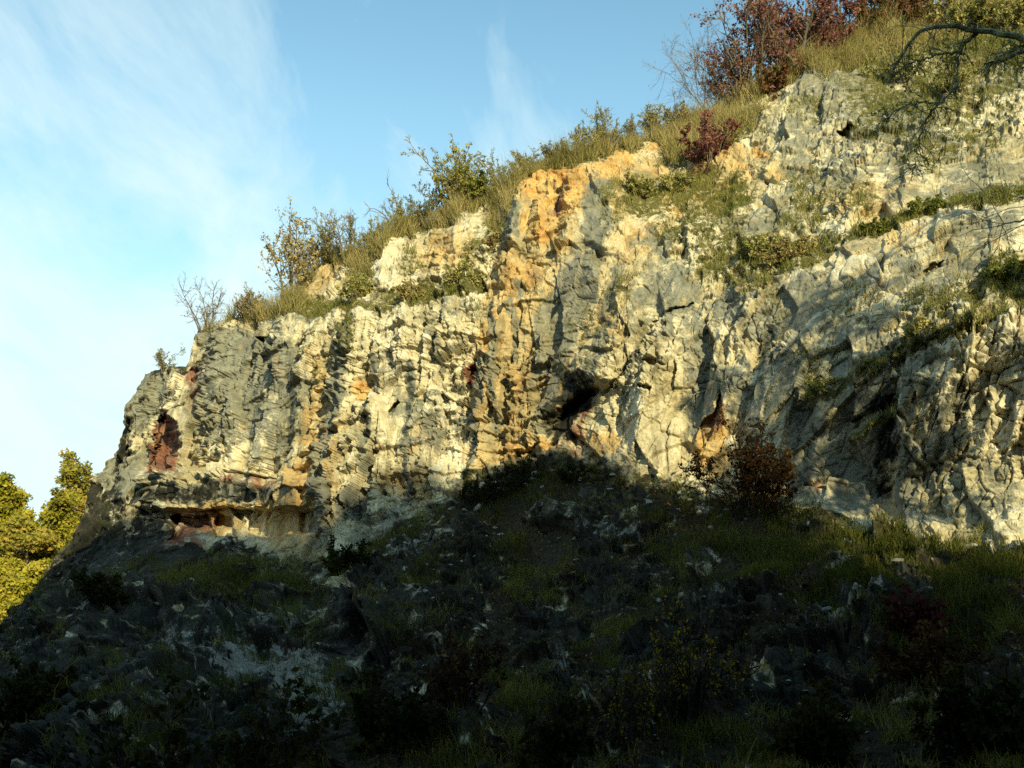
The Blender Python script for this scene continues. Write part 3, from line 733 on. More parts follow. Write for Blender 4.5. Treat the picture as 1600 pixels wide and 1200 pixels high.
# ---- ground sheet out to the horizon
gx = np.concatenate([np.linspace(-1500, -90, 12), np.linspace(-80, 80, 81), np.linspace(90, 1500, 12)])
gy = np.concatenate([np.linspace(-1500, -90, 12), np.linspace(-80, 120, 101), np.linspace(130, 2500, 14)])
GX, GY = np.meshgrid(gx, gy)
GZ = 0.25 * fbm(GX / 6, GY / 6, 4, 801) - 0.25 - 0.0 * GX
gi = np.arange(GX.size).reshape(GX.shape)
gq = np.stack([gi[:-1, :-1], gi[:-1, 1:], gi[1:, 1:], gi[1:, :-1]], -1).reshape(-1, 4)
M_GROUND = mat_simple('leaf_littered_earth', [(0.3, (0.012, 0.011, 0.007)), (0.5, (0.03, 0.028, 0.014)), (0.7, (0.06, 0.05, 0.025))], 3.0)
tag(mesh_np('ground', np.stack([GX, GY, GZ], -1).reshape(-1, 3), gq, 4, M_GROUND, smooth=True), 'dark leaf littered valley floor below the slope', 'ground', kind='structure')

# ------------------------------------------------------------------ the wooded hillside behind the photographer that shades the foot of the cliff
EDGE = [(-420, 860), (60, 860), (150, 835), (250, 846), (350, 858), (430, 892), (490, 900), (525, 865), (545, 800), (575, 770), (620, 812), (700, 800), (790, 738), (900, 728), (1000, 752), (1090, 835),
        (1250, 905), (1310, 940), (1400, 945), (1600, 950), (2050, 950)]
YC = -42.0
ex_, ez_ = [], []
for (a, b) in EDGE:
    p = surf(a, b)
    k = (p[1] - YC) / -S[1]
    ex_.append(p[0] + S[0] * k); ez_.append(p[2] + S[2] * k)
o_ = np.argsort(ex_); ex_ = np.array(ex_)[o_]; ez_ = np.array(ez_)[o_]
def ridge(x): return np.interp(x, ex_, ez_)
hx = np.linspace(ex_[0] - 60, ex_[-1] + 60, 160)
hs = np.linspace(0, 1, 40)
HX, HS = np.meshgrid(hx, hs)
rz = ridge(HX) - 5.5
HY = -9 + (YC + 9) * HS
HZ = -0.6 + (rz + 0.6) * (HS ** 1.15) + 0.8 * fbm(HX / 6, HS * 6, 3, 901) * np.sin(np.pi * HS)
HX2 = np.concatenate([HX, HX[-1:], HX[-1:]]); HY2 = np.concatenate([HY, HY[-1:] - 25, HY[-1:] - 120]); HZ2 = np.concatenate([HZ, HZ[-1:] - 1.5, HZ[-1:] * 0 - 1])
hi = np.arange(HX2.size).reshape(HX2.shape)
hq = np.stack([hi[:-1, :-1], hi[:-1, 1:], hi[1:, 1:], hi[1:, :-1]], -1).reshape(-1, 4)
tag(mesh_np('hill', np.stack([HX2, HY2, HZ2], -1).reshape(-1, 3), hq, 4, M_GROUND, smooth=True), 'dark wooded valley side facing the quarry', 'hill', kind='structure')

rng = np.random.default_rng(5)


def leaf_quads(cen, size, rng, flat=0.0, aspect=0.6):
    """rhombic leaves at centres, random orientation (flat pulls normals upward)"""
    n = len(cen)
    d = rng.normal(size=(n, 3)); d[:, 2] *= (1 - 0.5 * flat); d /= np.linalg.norm(d, axis=1, keepdims=True)
    r = rng.normal(size=(n, 3)); r[:, 2] *= (1 - flat)
    e = np.cross(d, r); e /= np.linalg.norm(e, axis=1, keepdims=True) + 1e-9
    s = np.asarray(size).reshape(-1, 1) * np.ones((n, 1))
    v = np.stack([cen - d * s, cen + e * s * aspect, cen + d * s, cen - e * s * aspect], 1)
    return v.reshape(-1, 3), np.arange(n * 4).reshape(n, 4)


M_WOOD_LEAF = mat_leaf('woodland_leaves', [(0, (0.03, 0.045, 0.012)), (0.6, (0.07, 0.08, 0.02)), (1, (0.13, 0.09, 0.02))])
cl = []
for _ in range(620):
    x = rng.uniform(ex_[0] - 30, ex_[-1] + 30)
    r = rng.uniform(1.0, 2.2)
    top = ridge(x)
    z = top - r * 0.75 - abs(rng.normal()) * 2.4
    n = int(260 * r)
    q = rng.normal(size=(n, 3)); q /= np.linalg.norm(q, axis=1, keepdims=True); q *= (rng.random((n, 1)) ** 0.4) * r
    cl.append(q + np.array([x, YC + rng.uniform(-1.5, 3), z]))
k_ = 0
while k_ < 330:  # added canopy round the camera, out of view, cuts sky light on the slope
    x, y, z = rng.uniform(-30, 30), rng.uniform(-9, 13), rng.uniform(5.5, 10.5)
    r = rng.uniform(1.2, 2.2)
    if y > 0:
        side = abs(x) > 0.62 * y + r + 2.5
        if not side and (z - r - CAM_Z) < 1.15 * (y + r): continue
    if (z > 9.0 and y > 4) or (x > 2 and y > 0): continue
    n = int(150 * r)
    q = rng.normal(size=(n, 3)); q /= np.linalg.norm(q, axis=1, keepdims=True); q *= (rng.random((n, 1)) ** 0.4) * r
    q = q + np.array([x, y, z])
    vis = (q[:, 1] > 0) & (np.abs(q[:, 0]) < 0.56 * q[:, 1] + 5.5) & (q[:, 2] - CAM_Z < 0.95 * q[:, 1])
    cl.append(q[~vis]); k_ += 1
cl = np.concatenate(cl)
v, f = leaf_quads(cl, rng.uniform(0.16, 0.34, len(cl)), rng)
tag(mesh_np('woodland', v, f, 4, M_WOOD_LEAF, None, {'tint': np.repeat(rng.random(len(cl)), 4)}), 'mass of tree crowns along the valley side opposite the quarry, and an unseen canopy added to shade the slope', 'woodland', kind='stuff')

# ------------------------------------------------------------------ plants
def unit(a): return a / (np.linalg.norm(a, axis=-1, keepdims=True) + 1e-9)


def polylines(start, direc, length, K, wob, up, rng):
    """M wandering branches of K points each"""
    M = len(start)
    pts = [start]; d = unit(direc); st = (np.asarray(length) / (K - 1)).reshape(-1, 1)
    for _ in range(K - 1):
        d = unit(d + wob * rng.normal(size=(M, 3)) + np.array([0, 0, up]))
        pts.append(pts[-1] + d * st)
    return np.stack(pts, 1)


def tubes(lines, r0, r1, sides=3):
    """tapered tubes round polylines (M, K, 3); returns verts, quads"""
    M, K, _ = lines.shape
    tan = np.empty_like(lines)
    tan[:, 1:-1] = lines[:, 2:] - lines[:, :-2]; tan[:, 0] = lines[:, 1] - lines[:, 0]; tan[:, -1] = lines[:, -1] - lines[:, -2]
    tan = unit(tan)
    ref = np.where(np.abs(tan[..., 2:3]) > 0.9, np.array([1.0, 0, 0]), np.array([0, 0, 1.0]))
    a = unit(np.cross(tan, ref)); b = np.cross(tan, a)
    rad = np.asarray(r0).reshape(-1, 1) + (np.asarray(r1) - np.asarray(r0)).reshape(-1, 1) * np.linspace(0, 1, K)[None]
    ang = np.arange(sides) * 2 * np.pi / sides
    ring = (np.cos(ang)[None, None, :, None] * a[:, :, None] + np.sin(ang)[None, None, :, None] * b[:, :, None]) * rad[..., None, None]
    v = lines[:, :, None] + ring
    idx = np.arange(M * K * sides).reshape(M, K, sides)
    nx = np.roll(idx, -1, 2)
    q = np.stack([idx[:, :-1], nx[:, :-1], nx[:, 1:], idx[:, 1:]], -1).reshape(-1, 4)
    return v.reshape(-1, 3), q


def join(parts):
    vs, fs, o = [], [], 0
    for v, f in parts:
        vs.append(v); fs.append(f + o); o += len(v)
    return np.concatenate(vs), np.concatenate(fs)


def children(lines, n_each, t0, t1, lenk, spread, K, wob, up, rng):
    """side branches leaving their parents at random places"""
    M, KK, _ = lines.shape
    par = np.repeat(np.arange(M), n_each); n = len(par)
    t = rng.uniform(t0, t1, n) * (KK - 1); i = np.minimum(t.astype(int), KK - 2); fr = (t - i)[:, None]
    st = lines[par, i] * (1 - fr) + lines[par, i + 1] * fr
    d = unit(lines[par, i + 1] - lines[par, i]) + spread * rng.normal(size=(n, 3))
    plen = np.linalg.norm(lines[par, -1] - lines[par, 0], axis=1)
    L = plen * rng.uniform(lenk[0], lenk[1], n) * (1.15 - 0.6 * t / (KK - 1))
    return polylines(st, d, L, K, wob, up, rng)


M_TWIG = mat_simple('grey_brown_twigs', [(0.3, (0.07, 0.055, 0.036)), (0.6, (0.17, 0.14, 0.09)), (0.8, (0.26, 0.22, 0.15))], 20.0, bumpd=0.003)
M_DARKTWIG = mat_simple('dark_shade_twigs', [(0.3, (0.010, 0.009, 0.007)), (0.7, (0.035, 0.03, 0.022))], 20.0, bumpd=0.003)  # darker copy of the twig colour for plants standing in shade
M_LICHEN = mat_simple('lichened_bark', [(0.35, (0.05, 0.048, 0.025)), (0.5, (0.16, 0.16, 0.085)), (0.64, (0.36, 0.37, 0.23))], 9.0, bumpd=0.01)
LEAF = {
    'olive': mat_leaf('olive_leaves', [(0, (0.17, 0.17, 0.05)), (0.5, (0.36, 0.34, 0.11)), (0.85, (0.50, 0.44, 0.17)), (1, (0.56, 0.46, 0.22))]),
    'yellow_olive': mat_leaf('yellowing_leaves', [(0, (0.14, 0.15, 0.03)), (0.4, (0.30, 0.29, 0.05)), (0.8, (0.48, 0.40, 0.09)), (1, (0.55, 0.44, 0.14))]),
    'straw': mat_leaf('dry_pale_leaves', [(0, (0.16, 0.14, 0.05)), (0.5, (0.36, 0.29, 0.11)), (1, (0.52, 0.41, 0.18))]),
    'green': mat_leaf('green_leaves', [(0, (0.07, 0.095, 0.02)), (0.5, (0.16, 0.18, 0.04)), (1, (0.30, 0.28, 0.07))]),
    'crimson': mat_leaf('crimson_leaves', [(0, (0.09, 0.04, 0.03)), (0.5, (0.24, 0.095, 0.08)), (0.8, (0.33, 0.16, 0.12)), (1, (0.26, 0.20, 0.08))]),
    'russet': mat_leaf('russet_leaves', [(0, (0.06, 0.025, 0.010)), (0.5, (0.16, 0.07, 0.022)), (1, (0.28, 0.14, 0.04))]),
    'redolive': mat_leaf('reddish_olive_leaves', [(0, (0.07, 0.06, 0.015)), (0.4, (0.13, 0.11, 0.03)), (0.6, (0.17, 0.07, 0.04)), (1, (0.24, 0.14, 0.06))]),
    'gold': mat_leaf('golden_leaves', [(0, (0.16, 0.12, 0.012)), (0.6, (0.36, 0.27, 0.02)), (1, (0.52, 0.40, 0.05))]),
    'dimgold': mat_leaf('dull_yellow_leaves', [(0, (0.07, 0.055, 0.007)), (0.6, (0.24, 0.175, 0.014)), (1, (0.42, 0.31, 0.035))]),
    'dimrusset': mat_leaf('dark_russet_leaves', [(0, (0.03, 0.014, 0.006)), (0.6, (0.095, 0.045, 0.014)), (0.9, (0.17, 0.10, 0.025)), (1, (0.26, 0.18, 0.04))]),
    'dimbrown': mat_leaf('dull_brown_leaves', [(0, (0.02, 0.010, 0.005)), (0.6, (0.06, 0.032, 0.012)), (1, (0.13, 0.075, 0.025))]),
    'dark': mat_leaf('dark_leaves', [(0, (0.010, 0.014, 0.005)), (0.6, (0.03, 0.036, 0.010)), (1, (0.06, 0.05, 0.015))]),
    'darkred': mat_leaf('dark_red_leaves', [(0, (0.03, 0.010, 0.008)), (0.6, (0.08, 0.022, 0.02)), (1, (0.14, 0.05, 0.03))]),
    'autumn': mat_leaf('autumn_tree_leaves', [(0, (0.14, 0.14, 0.03)), (0.45, (0.30, 0.27, 0.05)), (0.8, (0.44, 0.35, 0.07)), (1, (0.42, 0.24, 0.07))]),
    'autumn_green': mat_leaf('yellow_green_tree_leaves', [(0, (0.17, 0.18, 0.025)), (0.5, (0.36, 0.33, 0.04)), (1, (0.52, 0.42, 0.07))]),
}


def shrub(name, label, cat, base, height, width, leaf, density=1.0, stems=9, leaf_size=0.034, seed=1, twig=None, lean=(0, 0), group=None, rmin=0.007, wob=0.16, sub=10, twl=7, upright=1.0, r0=None):
    """a shrub of many thin stems from one foot, with its leaves"""
    rng = np.random.default_rng(seed)
    root = empty(name, base.tolist())
    tag(root, label, cat, group)
    ang = rng.uniform(0, 2 * np.pi, stems); rr = rng.uniform(0.05, 1, stems) ** 0.7
    sp = width / (2.0 * height) / upright
    d = np.stack([np.cos(ang) * rr * sp * 1.4 + lean[0], np.sin(ang) * rr * sp * 1.1 + lean[1], np.ones(stems)], -1)
    st = np.stack([np.cos(ang) * rr * width * 0.10, np.sin(ang) * rr * width * 0.10, np.full(stems, -0.08)], -1)
    L = height * rng.uniform(0.62, 1.0, stems) * (1.05 - 0.35 * rr)
    m = polylines(st, d, L, 8, wob, 0.05, rng)
    s = children(m, sub, 0.18, 0.95, (0.28, 0.5), 0.6, 6, wob * 1.2, 0.07, rng)
    w = children(s, twl, 0.15, 1.0, (0.3, 0.6), 0.6, 4, wob * 1.3, 0.03, rng)
    r0 = r0 or max(0.012, 0.012 * height)
    tb = [tubes(m, np.full(len(m), r0), np.full(len(m), rmin), 4), tubes(s, np.full(len(s), max(rmin, r0 * 0.45)), np.full(len(s), rmin * 0.7), 3),
          tubes(w, np.full(len(w), rmin * 0.8), np.full(len(w), rmin * 0.45), 3)]
    v, f = join(tb)
    mesh_np('stems', v, f, 4, twig or M_TWIG, root)
    if density > 0:
        K = w.shape[1]
        n = int(len(w) * 5.0 * density)
        pi = rng.integers(0, len(w), n); tpos = rng.uniform(0.2, 1.0, n) * (K - 1); i = np.minimum(tpos.astype(int), K - 2); fr = (tpos - i)[:, None]
        c = w[pi, i] * (1 - fr) + w[pi, i + 1] * fr + rng.normal(size=(n, 3)) * leaf_size * 0.6
        v, f = leaf_quads(c, leaf_size * rng.uniform(0.6, 1.25, n), rng)
        # tint changes by clump as well as by leaf
        tn = np.clip(0.5 * rng.random(n) + 0.5 * (0.5 + 0.9 * fbm(c[:, 0] * 1.7 / max(height, 1) * 2, c[:, 2] * 1.7 / max(height, 1) * 2 + c[:, 1], 2, seed)), 0, 1)
        mesh_np('foliage', v, f, 4, LEAF[leaf], root, {'tint': np.repeat(tn, 4)})
    return root


def px_m(base):
    """metres per photo pixel at a point"""
    return (base[1] * CP + (base[2] - CAM_Z) * SP) / FPX


def place(name, label, cat, px, py, hpx, wpx, leaf, density=1.0, push=0.25, **kw):
    b = surf(px, py); k = px_m(b)
    dirh = b[:2] / np.linalg.norm(b[:2])
    b[:2] += dirh * push; b[2] -= 0.04
    hpx *= kw.pop('tall', 1.22); wpx *= 1.1
    return shrub(name, label, cat, b, hpx * k, wpx * k, leaf, density, **kw)


BROW = 'shrubs and saplings along the brow of the cliff'
sd = 1000
for (nm, lb, ct, px, py, h, w, lf, den, kw) in [
    ('bare_bush', 'leafless grey twiggy bush at the far left brow of the cliff', 'bush', 322, 518, 88, 100, 'straw', 0.12, dict(stems=9, lean=(-0.25, 0))),
    ('bare_bush', 'small sparse bush on the low dark shoulder at the left end of the cliff', 'bush', 262, 580, 46, 64, 'olive', 0.35, dict(stems=9)),
    ('grass_like_bush', 'rounded straw coloured bush on the brow between the leafless bush and the tall sapling', 'bush', 392, 494, 48, 84, 'straw', 0.5, dict(stems=22, wob=0.08)),
    ('sapling', 'tall thin sapling with sparse pale dry leaves above the cream rock pinnacle', 'sapling', 448, 476, 172, 88, 'straw', 0.75, dict(stems=4, sub=11, leaf_size=0.075, upright=0.9)),
    ('sapling', 'second pale leaved sapling leaning right beside the tallest one on the left brow', 'sapling', 470, 450, 132, 84, 'straw', 0.7, dict(stems=4, sub=9, leaf_size=0.07, lean=(0.1, 0))),
    ('bush', 'dense olive bush just right of the pale leaved saplings', 'bush', 506, 410, 82, 100, 'olive', 0.9, dict(stems=12)),
    ('bush', 'brownish bush with a few upright bare twigs behind the cream pinnacle', 'bush', 545, 408, 108, 74, 'straw', 0.45, dict(stems=8)),
    ('bush', 'dark olive bush left of the leafless leaning sapling', 'bush', 580, 402, 78, 80, 'olive', 0.9, dict(stems=12)),
    ('bare_sapling', 'leafless sapling leaning left against the sky in the middle of the brow', 'sapling', 622, 366, 108, 46, 'straw', 0.0, dict(stems=3, sub=7, twl=3, lean=(-0.28, 0))),
    ('bush', 'low green olive bush above the white rock knob', 'bush', 642, 356, 58, 74, 'olive', 1.0, dict(stems=12)),
    ('bush', 'green bush beside the yellow bush on its left', 'bush', 678, 350, 72, 66, 'green', 1.0, dict(stems=11)),
    ('yellow_bush', 'tall yellow green bush standing highest in the middle of the brow', 'bush', 718, 330, 118, 108, 'yellow_olive', 0.9, dict(stems=18, leaf_size=0.05, sub=11)),
    ('yellow_bush', 'low bright green bush at the right foot of the tall yellow green bush', 'bush', 750, 318, 62, 60, 'green', 1.3, dict(stems=12, leaf_size=0.06)),
    ('bush', 'dark green thin bush right of the tall yellow green bush', 'bush', 784, 300, 66, 52, 'olive', 0.8, dict(stems=9)),
    ('bush', 'loose twiggy olive bush above the left end of the orange rock', 'bush', 822, 272, 54, 60, 'olive', 0.6, dict(stems=10)),
    ('bush', 'small upright twiggy bush above the middle of the orange rock', 'bush', 868, 252, 46, 60, 'olive', 0.6, dict(stems=10)),
    ('bush', 'dark olive bush above the right end of the orange rock', 'bush', 912, 246, 66, 60, 'olive', 0.9, dict(stems=12)),
    ('bush', 'taller dark olive bush with pointed twigs on the brow right of the orange rock', 'bush', 945, 240, 84, 64, 'olive', 0.85, dict(stems=11)),
    ('bush', 'small bare twiggy bush between two olive bushes on the right brow', 'bush', 985, 226, 52, 54, 'straw', 0.4, dict(stems=10)),
    ('bush', 'olive bush at the foot of the tall dead stalk', 'bush', 1022, 212, 62, 62, 'olive', 0.8, dict(stems=12)),
    ('bush', 'low straw coloured bush left of the crimson bushes', 'bush', 1062, 204, 46, 60, 'straw', 0.7, dict(stems=16, wob=0.08)),
    ('dead_stalk', 'single tall dead flower stalk on the brow against the sky', 'plant', 1014, 205, 92, 12, 'straw', 0.5, dict(stems=1, sub=12, twl=2, wob=0.03)),
    ('dead_stalk', 'thin bent dead stalk leaning towards the bare grey tree', 'plant', 1058, 198, 92, 16, 'straw', 0.1, dict(stems=1, sub=4, twl=2, lean=(0.35, 0))),
    ('bare_tree', 'leafless grey tree with fine twigs in front of the sky left of the crimson bushes', 'tree', 1112, 184, 205, 100, 'straw', 0.08, dict(stems=8, sub=12, twl=8, r0=0.02, rmin=0.006, lean=(-0.12, 0))),
    ('bare_tree', 'thinner leafless tree standing among the crimson bushes', 'tree', 1165, 160, 190, 80, 'straw', 0.06, dict(stems=4, sub=10, twl=6)),
    ('crimson_bush', 'large crimson bush at the left end of the red thicket on the top', 'bush', 1150, 166, 125, 110, 'crimson', 0.8, dict(stems=14, leaf_size=0.055)),
    ('crimson_bush', 'tallest crimson bush with dark stems showing sky through its left side', 'bush', 1192, 148, 175, 135, 'crimson', 0.9, dict(stems=13, leaf_size=0.075)),
    ('crimson_bush', 'broad crimson bush in the middle of the red thicket', 'bush', 1245, 112, 165, 140, 'crimson', 1.2, dict(stems=14, leaf_size=0.075)),
    ('crimson_bush', 'dull crimson bush above the grey rock dome on the right', 'bush', 1300, 80, 120, 130, 'crimson', 1.2, dict(stems=14, leaf_size=0.075)),
    ('crimson_bush', 'low yellowish red bush at the foot of the red thicket', 'bush', 1212, 146, 52, 90, 'redolive', 1.2, dict(stems=14, leaf_size=0.07)),
    ('bush', 'reddish olive bush on the top right of the grey rock dome', 'bush', 1362, 58, 82, 110, 'redolive', 1.3, dict(stems=14, leaf_size=0.075)),
    ('bush', 'olive bush with red tips at the top edge near the overhanging branch', 'bush', 1430, 46, 80, 110, 'redolive', 1.3, dict(stems=14, leaf_size=0.075)),
    ('bush', 'olive green bush behind the overhanging branch', 'bush', 1505, 50, 80, 120, 'olive', 1.4, dict(stems=14, leaf_size=0.075)),
    ('bush', 'dark olive bush in the top right corner above the branch', 'bush', 1580, 50, 90, 120, 'olive', 1.4, dict(stems=14, leaf_size=0.075)),
    ('crimson_bush', 'small crimson bush growing alone on the steep rock below the red thicket', 'bush', 1108, 262, 84, 90, 'crimson', 1.3, dict(stems=11, leaf_size=0.065)),
]:
    sd += 1
    place(nm, lb, ct, px, py, h, w, lf, den, group=BROW, seed=sd, **kw)

LEDGE = 'low bushes on the ledges of the cliff'
for (lb, px, py, h, w, lf, den) in [
    ('low olive bush on the ledge right under the cream pinnacle', 560, 470, 40, 70, 'olive', 0.9),
    ('brown olive bush on the ledge below the white rock knob', 640, 472, 34, 80, 'straw', 0.8),
    ('straggling olive bush at the right end of the left ledge', 722, 450, 46, 90, 'olive', 0.8),
    ('green bush on the rock right of the orange patch', 1004, 312, 50, 66, 'olive', 1.0),
    ('thin green bush below the small lone crimson bush', 1060, 300, 40, 60, 'olive', 0.7),
    ('olive bush in the middle of the grassy rock shelf', 1186, 404, 46, 90, 'olive', 0.9),
    ('brown bush on the grassy shelf above the smooth grey boulder face', 1236, 404, 48, 90, 'straw', 0.9),
    ('green bush at the upper end of the grassy ledge on the right', 1446, 338, 40, 110, 'green', 1.0),
    ('green bush halfway along the grassy ledge on the right', 1370, 364, 34, 90, 'green', 0.9),
    ('olive bush high on the rock beneath the overhanging branch', 1490, 150, 60, 100, 'olive', 0.8),
    ('olive bush on the rock under the grey dome on the right', 1400, 130, 60, 90, 'olive', 0.8),
    ('low bush at the top of the lowest right ledge', 1440, 530, 30, 80, 'olive', 0.9),
    ('olive bush on the short ledge left of the white slab', 1280, 612, 34, 70, 'olive', 0.8),
    ('yellowish bush at the right frame edge on the green ledge', 1570, 440, 40, 100, 'green', 0.8),
    ('low straw coloured bush under the grey slab left of the orange rock', 770, 400, 34, 50, 'straw', 0.7),
]:
    sd += 1
    place('low_bush', lb, 'bush', px, py, h, w, lf, den, group=LEDGE, seed=sd, stems=13, leaf_size=0.045, push=0.1)

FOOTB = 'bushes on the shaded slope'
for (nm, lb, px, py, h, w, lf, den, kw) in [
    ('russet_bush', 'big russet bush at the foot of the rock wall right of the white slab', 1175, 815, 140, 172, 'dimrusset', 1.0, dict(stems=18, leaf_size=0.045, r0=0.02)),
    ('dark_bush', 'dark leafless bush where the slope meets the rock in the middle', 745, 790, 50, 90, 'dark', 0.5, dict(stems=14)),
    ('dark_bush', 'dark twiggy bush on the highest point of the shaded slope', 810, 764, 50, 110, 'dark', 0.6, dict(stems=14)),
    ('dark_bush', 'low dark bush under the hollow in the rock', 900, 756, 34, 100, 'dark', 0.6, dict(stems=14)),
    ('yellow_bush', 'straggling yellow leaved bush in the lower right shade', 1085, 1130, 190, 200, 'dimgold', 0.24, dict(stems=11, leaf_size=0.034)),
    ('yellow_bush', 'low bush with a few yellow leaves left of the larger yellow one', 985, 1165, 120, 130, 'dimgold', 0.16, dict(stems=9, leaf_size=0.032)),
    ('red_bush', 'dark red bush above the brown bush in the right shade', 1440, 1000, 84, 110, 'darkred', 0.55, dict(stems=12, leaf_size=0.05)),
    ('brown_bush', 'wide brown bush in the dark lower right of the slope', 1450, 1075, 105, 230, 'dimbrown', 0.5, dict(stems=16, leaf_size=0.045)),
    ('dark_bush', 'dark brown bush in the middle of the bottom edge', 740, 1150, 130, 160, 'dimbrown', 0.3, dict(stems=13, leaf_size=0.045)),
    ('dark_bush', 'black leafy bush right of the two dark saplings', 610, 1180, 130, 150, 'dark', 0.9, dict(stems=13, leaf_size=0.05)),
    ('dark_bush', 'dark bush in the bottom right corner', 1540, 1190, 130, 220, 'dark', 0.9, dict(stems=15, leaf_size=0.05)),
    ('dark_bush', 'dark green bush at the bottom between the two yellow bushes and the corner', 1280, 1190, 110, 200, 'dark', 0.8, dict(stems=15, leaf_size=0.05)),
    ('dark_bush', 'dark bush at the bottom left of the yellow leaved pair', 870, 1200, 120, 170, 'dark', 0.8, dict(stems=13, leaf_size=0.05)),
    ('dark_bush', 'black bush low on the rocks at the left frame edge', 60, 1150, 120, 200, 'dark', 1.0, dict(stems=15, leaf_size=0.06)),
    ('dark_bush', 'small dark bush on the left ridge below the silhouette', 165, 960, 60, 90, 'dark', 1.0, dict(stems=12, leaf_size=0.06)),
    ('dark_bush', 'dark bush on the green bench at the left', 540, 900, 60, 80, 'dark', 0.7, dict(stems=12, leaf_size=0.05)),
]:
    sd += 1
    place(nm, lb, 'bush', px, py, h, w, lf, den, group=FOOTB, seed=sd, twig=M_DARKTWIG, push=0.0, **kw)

# dark saplings standing close to the photographer, in the shade
NEAR = 'dark saplings close to the viewer'
for (lb, px, Y, top, w, den) in [
    ('nearest dark sapling with drooping leaves at the lower left', 245, 10.0, 1000, 1.3, 0.9),
    ('dark sapling in front of the pale patch of low rock', 440, 10.5, 985, 1.2, 0.9),
    ('thin dark sapling between the other two at the lower left', 345, 11.5, 1090, 1.1, 0.7),
]:
    sd += 1
    tp = at(px, top, Y); b = np.array([tp[0], tp[1], 0.0]); b[2] = -0.1
    shrub('dark_sapling', lb, 'sapling', b, float(tp[2] - b[2]), w, 'dark', den, stems=5, leaf_size=0.05, seed=sd, twig=M_DARKTWIG, group=NEAR, rmin=0.003, sub=8, twl=4, r0=0.012)

# ------------------------------------------------------------------ trees beyond the left end of the cliff
def crown_tree(label, px, top, Y, width, leaf, n, seed, trunk_r=0.16, lsize=0.125, sparse=1.0, group='autumn trees beyond the left end of the cliff', height=None, gap=0.22):
    rng = np.random.default_rng(seed)
    tp = at(px, top, Y); b = np.array([tp[0], tp[1], -0.3]); H = float(tp[2] - b[2])
    root = empty('autumn_tree', b.tolist()); tag(root, label, 'tree', group)
    tr = polylines(np.array([[0, 0, 0.0]]), np.array([[0.02, 0, 1.0]]), [H * 0.86], 9, 0.05, 0.05, rng)
    lb = children(tr, 16, 0.25, 0.97, (0.22, 0.42), 0.9, 7, 0.14, 0.10, rng)
    # fit the limbs to the crown's width
    lb[..., :2] *= np.clip(width * 0.42 / (np.abs(lb[..., 0]).max() + 1e-6), 0.5, 2.2)
    tw = children(lb, 7, 0.25, 1.0, (0.3, 0.5), 0.6, 5, 0.16, 0.05, rng)
    v, f = tubes(tr, np.array([trunk_r]), np.array([0.03]), 7)
    mesh_np('trunk', v, f, 4, M_TWIG, root)
    v, f = join([tubes(lb, np.full(len(lb), trunk_r * 0.4), np.full(len(lb), 0.02), 4), tubes(tw, np.full(len(tw), 0.025), np.full(len(tw), 0.012), 3)])
    mesh_np('limbs', v, f, 4, M_TWIG, root)
    ends = np.concatenate([tw[:, -1], tw[:, 2], lb[:, -1], tr[:, -1]])
    ci = rng.integers(0, len(ends), int(n * 1.5))
    keep = hsh(ci, ci * 0, seed) > gap * (1 - sparse * 0.3)
    ci = ci[keep]
    rad = (0.40 + 0.6 * hsh(ci, ci * 0 + 3, seed)) * width / 9.0
    q = rng.normal(size=(len(ci), 3)); q = unit(q) * (rng.random((len(ci), 1)) ** 0.5) * rad[:, None]; q[:, 2] *= 0.7
    c = ends[ci] + q
    v, f = leaf_quads(c, lsize * rng.uniform(0.6, 1.3, len(c)), rng, flat=0.3)
    tn = np.clip(0.45 * rng.random(len(c)) + 0.75 * hsh(ci, ci * 0 + 9, seed) - 0.1, 0, 1)
    mesh_np('crown', v, f, 4, LEAF[leaf], root, {'tint': np.repeat(tn, 4)})


crown_tree('broad yellow green tree at the left frame edge', 12, 752, 66, 9.0, 'autumn_green', 26000, 3001)
crown_tree('golden brown tree with a pointed top left of the cliff', 104, 706, 72, 6.4, 'autumn', 13000, 3002, sparse=0.6)
crown_tree('thin sparse tree with few leaves touching the cliff silhouette', 152, 722, 70, 4.0, 'autumn', 2500, 3003, sparse=0.3, lsize=0.11)
crown_tree('lower bright yellow tree in front of the golden brown one', 58, 800, 60, 7.0, 'autumn', 17000, 3004)
crown_tree('green tree low in the gap beside the left ridge', 0, 862, 56, 7.0, 'autumn_green', 16000, 3005)
crown_tree('golden tree hugging the foot of the cliff silhouette', 118, 775, 68, 6.0, 'autumn', 15000, 3007)
crown_tree('low yellow green tree in the gap under the golden ones', 60, 862, 58, 6.5, 'autumn_green', 16000, 3008)
crown_tree('sparse golden tree just showing over the left ridge', 146, 745, 64, 5.0, 'autumn', 9000, 3009, sparse=0.6)
crown_tree('rounded yellow tree between the broad one and the pointed one', 58, 768, 63, 6.5, 'autumn_green', 15000, 3010)
crown_tree('yellow tree mostly cut off by the left frame edge', -60, 770, 70, 9.0, 'autumn', 20000, 3006)

